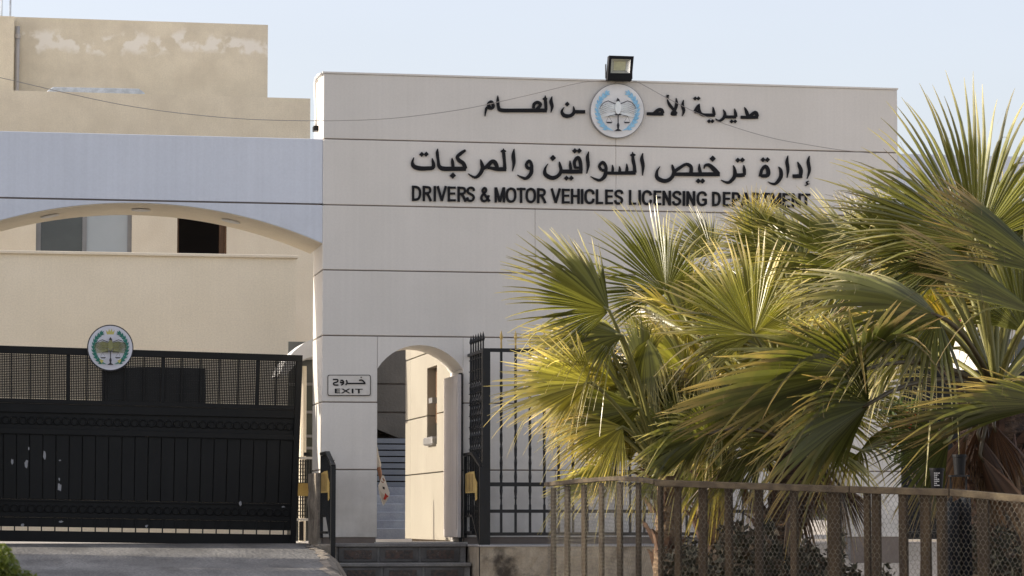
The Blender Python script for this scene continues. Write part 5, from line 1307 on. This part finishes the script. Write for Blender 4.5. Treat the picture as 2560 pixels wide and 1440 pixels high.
bt(2090, 1130, 9, 1.3, 1.3, 'sunlit yellow green shrub tree seen through the second doorway', 34, 5000, 'leaf_y')
# unseen trees added left of the driveway to shade it
for i, (u, w) in enumerate(((-17, -1.2), (-16, -4.2), (-19, -6.2))):
    q = L2W(u, w, 5.0); leafy('added_shade_tree', ['leafy street tree left of the driveway near the wall', 'leafy street tree left of the driveway', 'leafy street tree left of the driveway near the road'][i], 'tree', q, (2.0, 2.0, 4.2), 6500, .17, 'leaf', 60+i, .2, foot=.4)
for (x, y, z, r_, lab, sd_) in ((-8.6, 16.9, 4.7, (1.5, 2.5, 1.5), 'dense street tree left of the frame level with the wooden fence', 71), (-8.6, 20.9, 6.2, (1.5, 1.5, 1.0), 'tall thin street tree left of the frame level with the big palm', 72)):  # unseen trees added to cast shade on the fence and big palm
    leafy('added_shade_tree', lab, 'tree', (x, y, z), r_, 6500, .13, 'leaf', sd_, .16, foot=.2)
# red flowers on a leafy shrub
q = WP(2285, 1075, 23.4); bsh = leafy('flower_shrub', 'green shrub with a cluster of red flowers between the palms', 'shrub', q, (.28, .22, .34), 900, .035, 'leaf', 51, .02, foot=.4)
mb = MB(); r2 = random.Random(5)
for i in range(22):
    p = WP(2281 + r2.gauss(0, 9), 1052 + r2.gauss(0, 6), 22.9 + r2.uniform(-.1, .1))
    for k_ in range(5):
        a_ = 2*math.pi*k_/5 + r2.random(); d = Vector((math.cos(a_), -.4, math.sin(a_)))*.016; e_ = Vector((-math.sin(a_), 0, math.cos(a_)))*.008
        mb.add([p, p + d*.5 + e_, p + d, p + d*.5 - e_], [(0, 1, 2, 3)])
mb.build('flowers', M['petal'], bsh)
# undergrowth behind the fence
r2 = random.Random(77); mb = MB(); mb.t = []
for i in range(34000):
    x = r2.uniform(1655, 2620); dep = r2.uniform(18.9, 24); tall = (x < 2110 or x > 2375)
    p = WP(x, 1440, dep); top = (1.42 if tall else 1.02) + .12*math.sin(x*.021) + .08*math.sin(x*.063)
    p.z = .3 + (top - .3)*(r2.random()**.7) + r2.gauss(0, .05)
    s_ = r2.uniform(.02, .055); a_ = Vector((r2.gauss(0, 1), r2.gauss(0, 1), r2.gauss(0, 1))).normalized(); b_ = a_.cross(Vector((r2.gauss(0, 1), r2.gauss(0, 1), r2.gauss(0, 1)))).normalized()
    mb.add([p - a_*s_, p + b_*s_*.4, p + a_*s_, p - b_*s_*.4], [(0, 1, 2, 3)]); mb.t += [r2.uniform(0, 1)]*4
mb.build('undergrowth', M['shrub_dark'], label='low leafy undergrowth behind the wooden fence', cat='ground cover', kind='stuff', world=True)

# maroon panel and white van beyond the right gate
mw = thing('maroon_kiosk', 'small maroon kiosk beyond the gateway at the right', 'kiosk', (F(2500, 1200, 12)[0], 12, YARD))
a, z = F(2432, 735, 12); b, z2 = F(2590, 805, 12)
MB().box(a, b, 12, 13.6, z2, z).build('fascia', M['maroon'], mw, bevel=.02)
MB().box(a+.1, b-.1, 12.1, 13.5, YARD, z2-.003).build('wall', M['clad'], mw)
MB().box(a+.5, a+1.3, 12.07, 12.098, YARD+.9, z2-.3).build('window', M['glassdark'], mw)
vn = thing('parked_van', 'white van parked beyond the black gate at the right', 'van', (F(2440, 1300, 5)[0], 5, YARD))
a, z = F(2290, 905, 5); b = a + 4.6
sd = [(a+.0, YARD+.35), (a+.02, YARD+1.0), (a+.55, YARD+1.25), (a+1.15, z-.12), (a+1.5, z), (b-.15, z+.02), (b, z-.2), (b, YARD+.35)]
MB().prism(sd, 5, 6.8).build('body', M['carwhite'], vn, bevel=.05)
MB().prism([(a+.75, YARD+1.28), (a+1.2, z-.2), (a+1.9, z-.18), (a+1.9, YARD+1.28)], 4.985, 4.998).build('side_window', M['glassdark'], vn)
for x in (a+.85, b-.85):
    wh = MB().add([(x + .34*math.cos(q), 4.95 + s_, YARD+.34+.34*math.sin(q)) for s_ in (0, .22) for q in [2*math.pi*i/20 for i in range(20)]], [tuple(range(20)), tuple(range(39, 19, -1))] + [(i, 20+i, 20+(i+1) % 20, (i+1) % 20) for i in range(20)]).build('wheel', M['tyre'], vn)

# ------------------------------------------------------------------ person behind the pillar, arm and paper showing in the doorway
def skin_mesh(name, verts, edges, radii, m, par, sub=2, root=0):
    bs = BASE[par.name][0]
    me = bpy.data.meshes.new(name); me.from_pydata([(v[0]-bs[0], v[1]-bs[1], v[2]-bs[2]) for v in verts], edges, []); me.materials.append(M[m])
    o = bpy.data.objects.new(name, me); COL.objects.link(o); o.parent = par
    md = o.modifiers.new('skin', 'SKIN'); md.use_smooth_shade = True
    sk = me.skin_vertices[0].data if me.skin_vertices else None
    if sk is None:
        bpy.context.view_layer.update(); sk = me.skin_vertices[0].data
    for i, r_ in enumerate(radii): sk[i].radius = (r_, r_) if not isinstance(r_, tuple) else r_; sk[i].use_root = (i == root)
    s = o.modifiers.new('sub', 'SUBSURF'); s.levels = sub; s.render_levels = sub
    BASE[o.name] = BASE[par.name]; return o
wp = 1.45; hu, hz = F(949, 1196, wp); gz = YARD + .005
pu = hu - .30
pe = thing('person', 'person in pale long sleeves mostly hidden behind the pillar, holding papers', 'person', (pu, wp, gz))
V = [(pu, wp, gz+.93), (pu, wp, gz+1.10), (pu, wp+.01, gz+1.28), (pu, wp+.01, gz+1.42), (pu, wp, gz+1.50), (pu-.0, wp-.01, gz+1.58), (pu, wp-.015, gz+1.67), (pu, wp-.01, gz+1.735),
     (pu+.17, wp+.01, gz+1.41), (pu+.235, wp+.02, gz+1.13), (hu-.002, wp-.03, hz+.085), (hu+.004, wp-.045, hz+.02),
     (pu-.17, wp+.01, gz+1.41), (pu-.22, wp+.03, gz+1.12), (pu-.23, wp-.05, gz+.88), (pu-.23, wp-.06, gz+.80),
     (pu+.09, wp, gz+.86), (pu+.10, wp+.02, gz+.48), (pu+.10, wp+.04, gz+.08), (pu+.10, wp-.10, gz+.035),
     (pu-.09, wp, gz+.86), (pu-.10, wp-.06, gz+.47), (pu-.10, wp-.04, gz+.08), (pu-.10, wp-.18, gz+.035)]
E_ = [(0,1),(1,2),(2,3),(3,4),(4,5),(5,6),(6,7),(3,8),(8,9),(9,10),(10,11),(3,12),(12,13),(13,14),(14,15),(0,16),(16,17),(17,18),(18,19),(0,20),(20,21),(21,22),(22,23)]
Rd = [(.15,.11),(.135,.10),(.155,.11),(.13,.09),.055,.07,.085,.06,.062,.045,.028,.026,.062,.045,.03,.03,.085,.06,.042,.045,.085,.06,.042,.045]
skin_mesh('body', V, E_, Rd, 'skin', pe)
# shirt and trousers over it
skin_mesh('shirt', [V[0], V[1], V[2], V[3], (pu, wp, gz+1.455), V[8], V[9], (hu-.012, wp-.02, hz+.12), V[12], V[13], V[14]], [(0,1),(1,2),(2,3),(3,4),(3,5),(5,6),(6,7),(3,8),(8,9),(9,10)],
          [(.17,.13),(.155,.12),(.17,.125),(.145,.105),.07,.075,.060,.050,.075,.060,.046], 'shirt', pe)
skin_mesh('trousers', [V[0], V[16], V[17], (V[18][0], V[18][1], V[18][2]+.02), V[20], V[21], (V[22][0], V[22][1], V[22][2]+.02)], [(0,1),(1,2),(2,3),(0,4),(4,5),(5,6)], [(.16,.12),.10,.075,.06,.10,.075,.06], 'trousers', pe)
for s_ in (-1, 1):
    i_ = 18 if s_ > 0 else 22
    skin_mesh('shoe', [(V[i_][0], V[i_][1]+.04, gz+.05), (V[i_][0], V[i_][1]-.06, gz+.045), (V[i_][0], V[i_][1]-.18, gz+.035)], [(0,1),(1,2)], [.052,.052,.038], 'hair', pe)
    skin_mesh('eye', [(pu+.032*s_, wp-.105, gz+1.66), (pu+.032*s_, wp-.100, gz+1.66)], [(0,1)], [.010, .008], 'paper', pe, 1)
    skin_mesh('ear', [(pu+.083*s_, wp-.01, gz+1.67), (pu+.086*s_, wp-.005, gz+1.635)], [(0,1)], [.016, .010], 'skin', pe, 1)
skin_mesh('nose', [(pu, wp-.088, gz+1.665), (pu, wp-.115, gz+1.625)], [(0,1)], [.008, .013], 'skin', pe, 1)
skin_mesh('mouth', [(pu-.022, wp-.085, gz+1.588), (pu, wp-.092, gz+1.587), (pu+.022, wp-.085, gz+1.588)], [(0,1),(1,2)], [.005, .007, .005], 'emb_red', pe, 1)
skin_mesh('hair', [(pu, wp+.03, gz+1.60), (pu, wp+.03, gz+1.70), (pu, wp-.02, gz+1.755)], [(0,1),(1,2)], [.075,.088,.062], 'hair', pe)
# hand gripping the papers: palm and five fingers as one mesh
hx0, hy0, hz0 = hu+.004, wp-.045, hz
HV = [(hx0, hy0, hz0+.05), (hx0+.004, hy0, hz0+.005)]; HE = [(0, 1)]; HR = [.026, (.034, .020)]
for k_ in range(4):
    o1 = (k_-1.5)*.0185; L_ = (.90, 1.0, .95, .78)[k_]; n0 = len(HV)
    HV += [(hx0+.006+.004*k_, hy0+o1, hz0-.028), (hx0+.022, hy0+o1*1.02, hz0-.058*L_), (hx0+.036, hy0+o1, hz0-.064*L_), (hx0+.040, hy0+o1, hz0-.042*L_)]
    HE += [(1, n0), (n0, n0+1), (n0+1, n0+2), (n0+2, n0+3)]; HR += [.0105, .0095, .0088, .0078]
n0 = len(HV); HV += [(hx0+.022, hy0-.030, hz0+.008), (hx0+.040, hy0-.036, hz0-.018), (hx0+.046, hy0-.030, hz0-.040)]; HE += [(1, n0), (n0, n0+1), (n0+1, n0+2)]; HR += [.0125, .0105, .009]
skin_mesh('hand', HV, HE, HR, 'skin', pe, 2, root=1)
# papers
pp = thing('papers', 'folded white papers with a red mark held out in the exit doorway', 'paper', (hu+.03, wp-.05, hz-.2))
def sheet(pts, w, m, name, lean=.0, th=.0015):
    Q = [F(x, y, w) for x, y in pts]; mb = MB(); zt_ = Q[0][1]
    n = len(Q); mb.add([(q[0], w + lean*(zt_-q[1]), q[1]) for q in Q] + [(q[0], w + th + lean*(zt_-q[1]), q[1]) for q in Q],
        [tuple(range(n)), tuple(range(2*n-1, n-1, -1))] + [(i, i+n, (i+1) % n + n, (i+1) % n) for i in range(n)])
    return mb.build(name, M[m], pp)
sheet([(955, 1188), (960, 1189), (968, 1212), (975, 1232), (974, 1241), (962, 1262), (959, 1264), (950, 1240), (946, 1214), (950, 1205)], wp-.09, 'paper', 'front_sheet', .12)
sheet([(946.5, 1218), (952, 1229), (962, 1239), (973, 1243), (960, 1263)], wp-.094, 'shirt', 'folded_corner', .12)
sheet([(963, 1232), (967, 1237), (972, 1241), (967, 1244), (963, 1250), (958, 1248), (961, 1241)], wp-.10, 'emb_red', 'red_mark', .0)
sheet([(956, 1216), (962, 1218), (962, 1224), (957, 1222)], wp-.10, 'emb_dark', 'dark_stamp', .0)
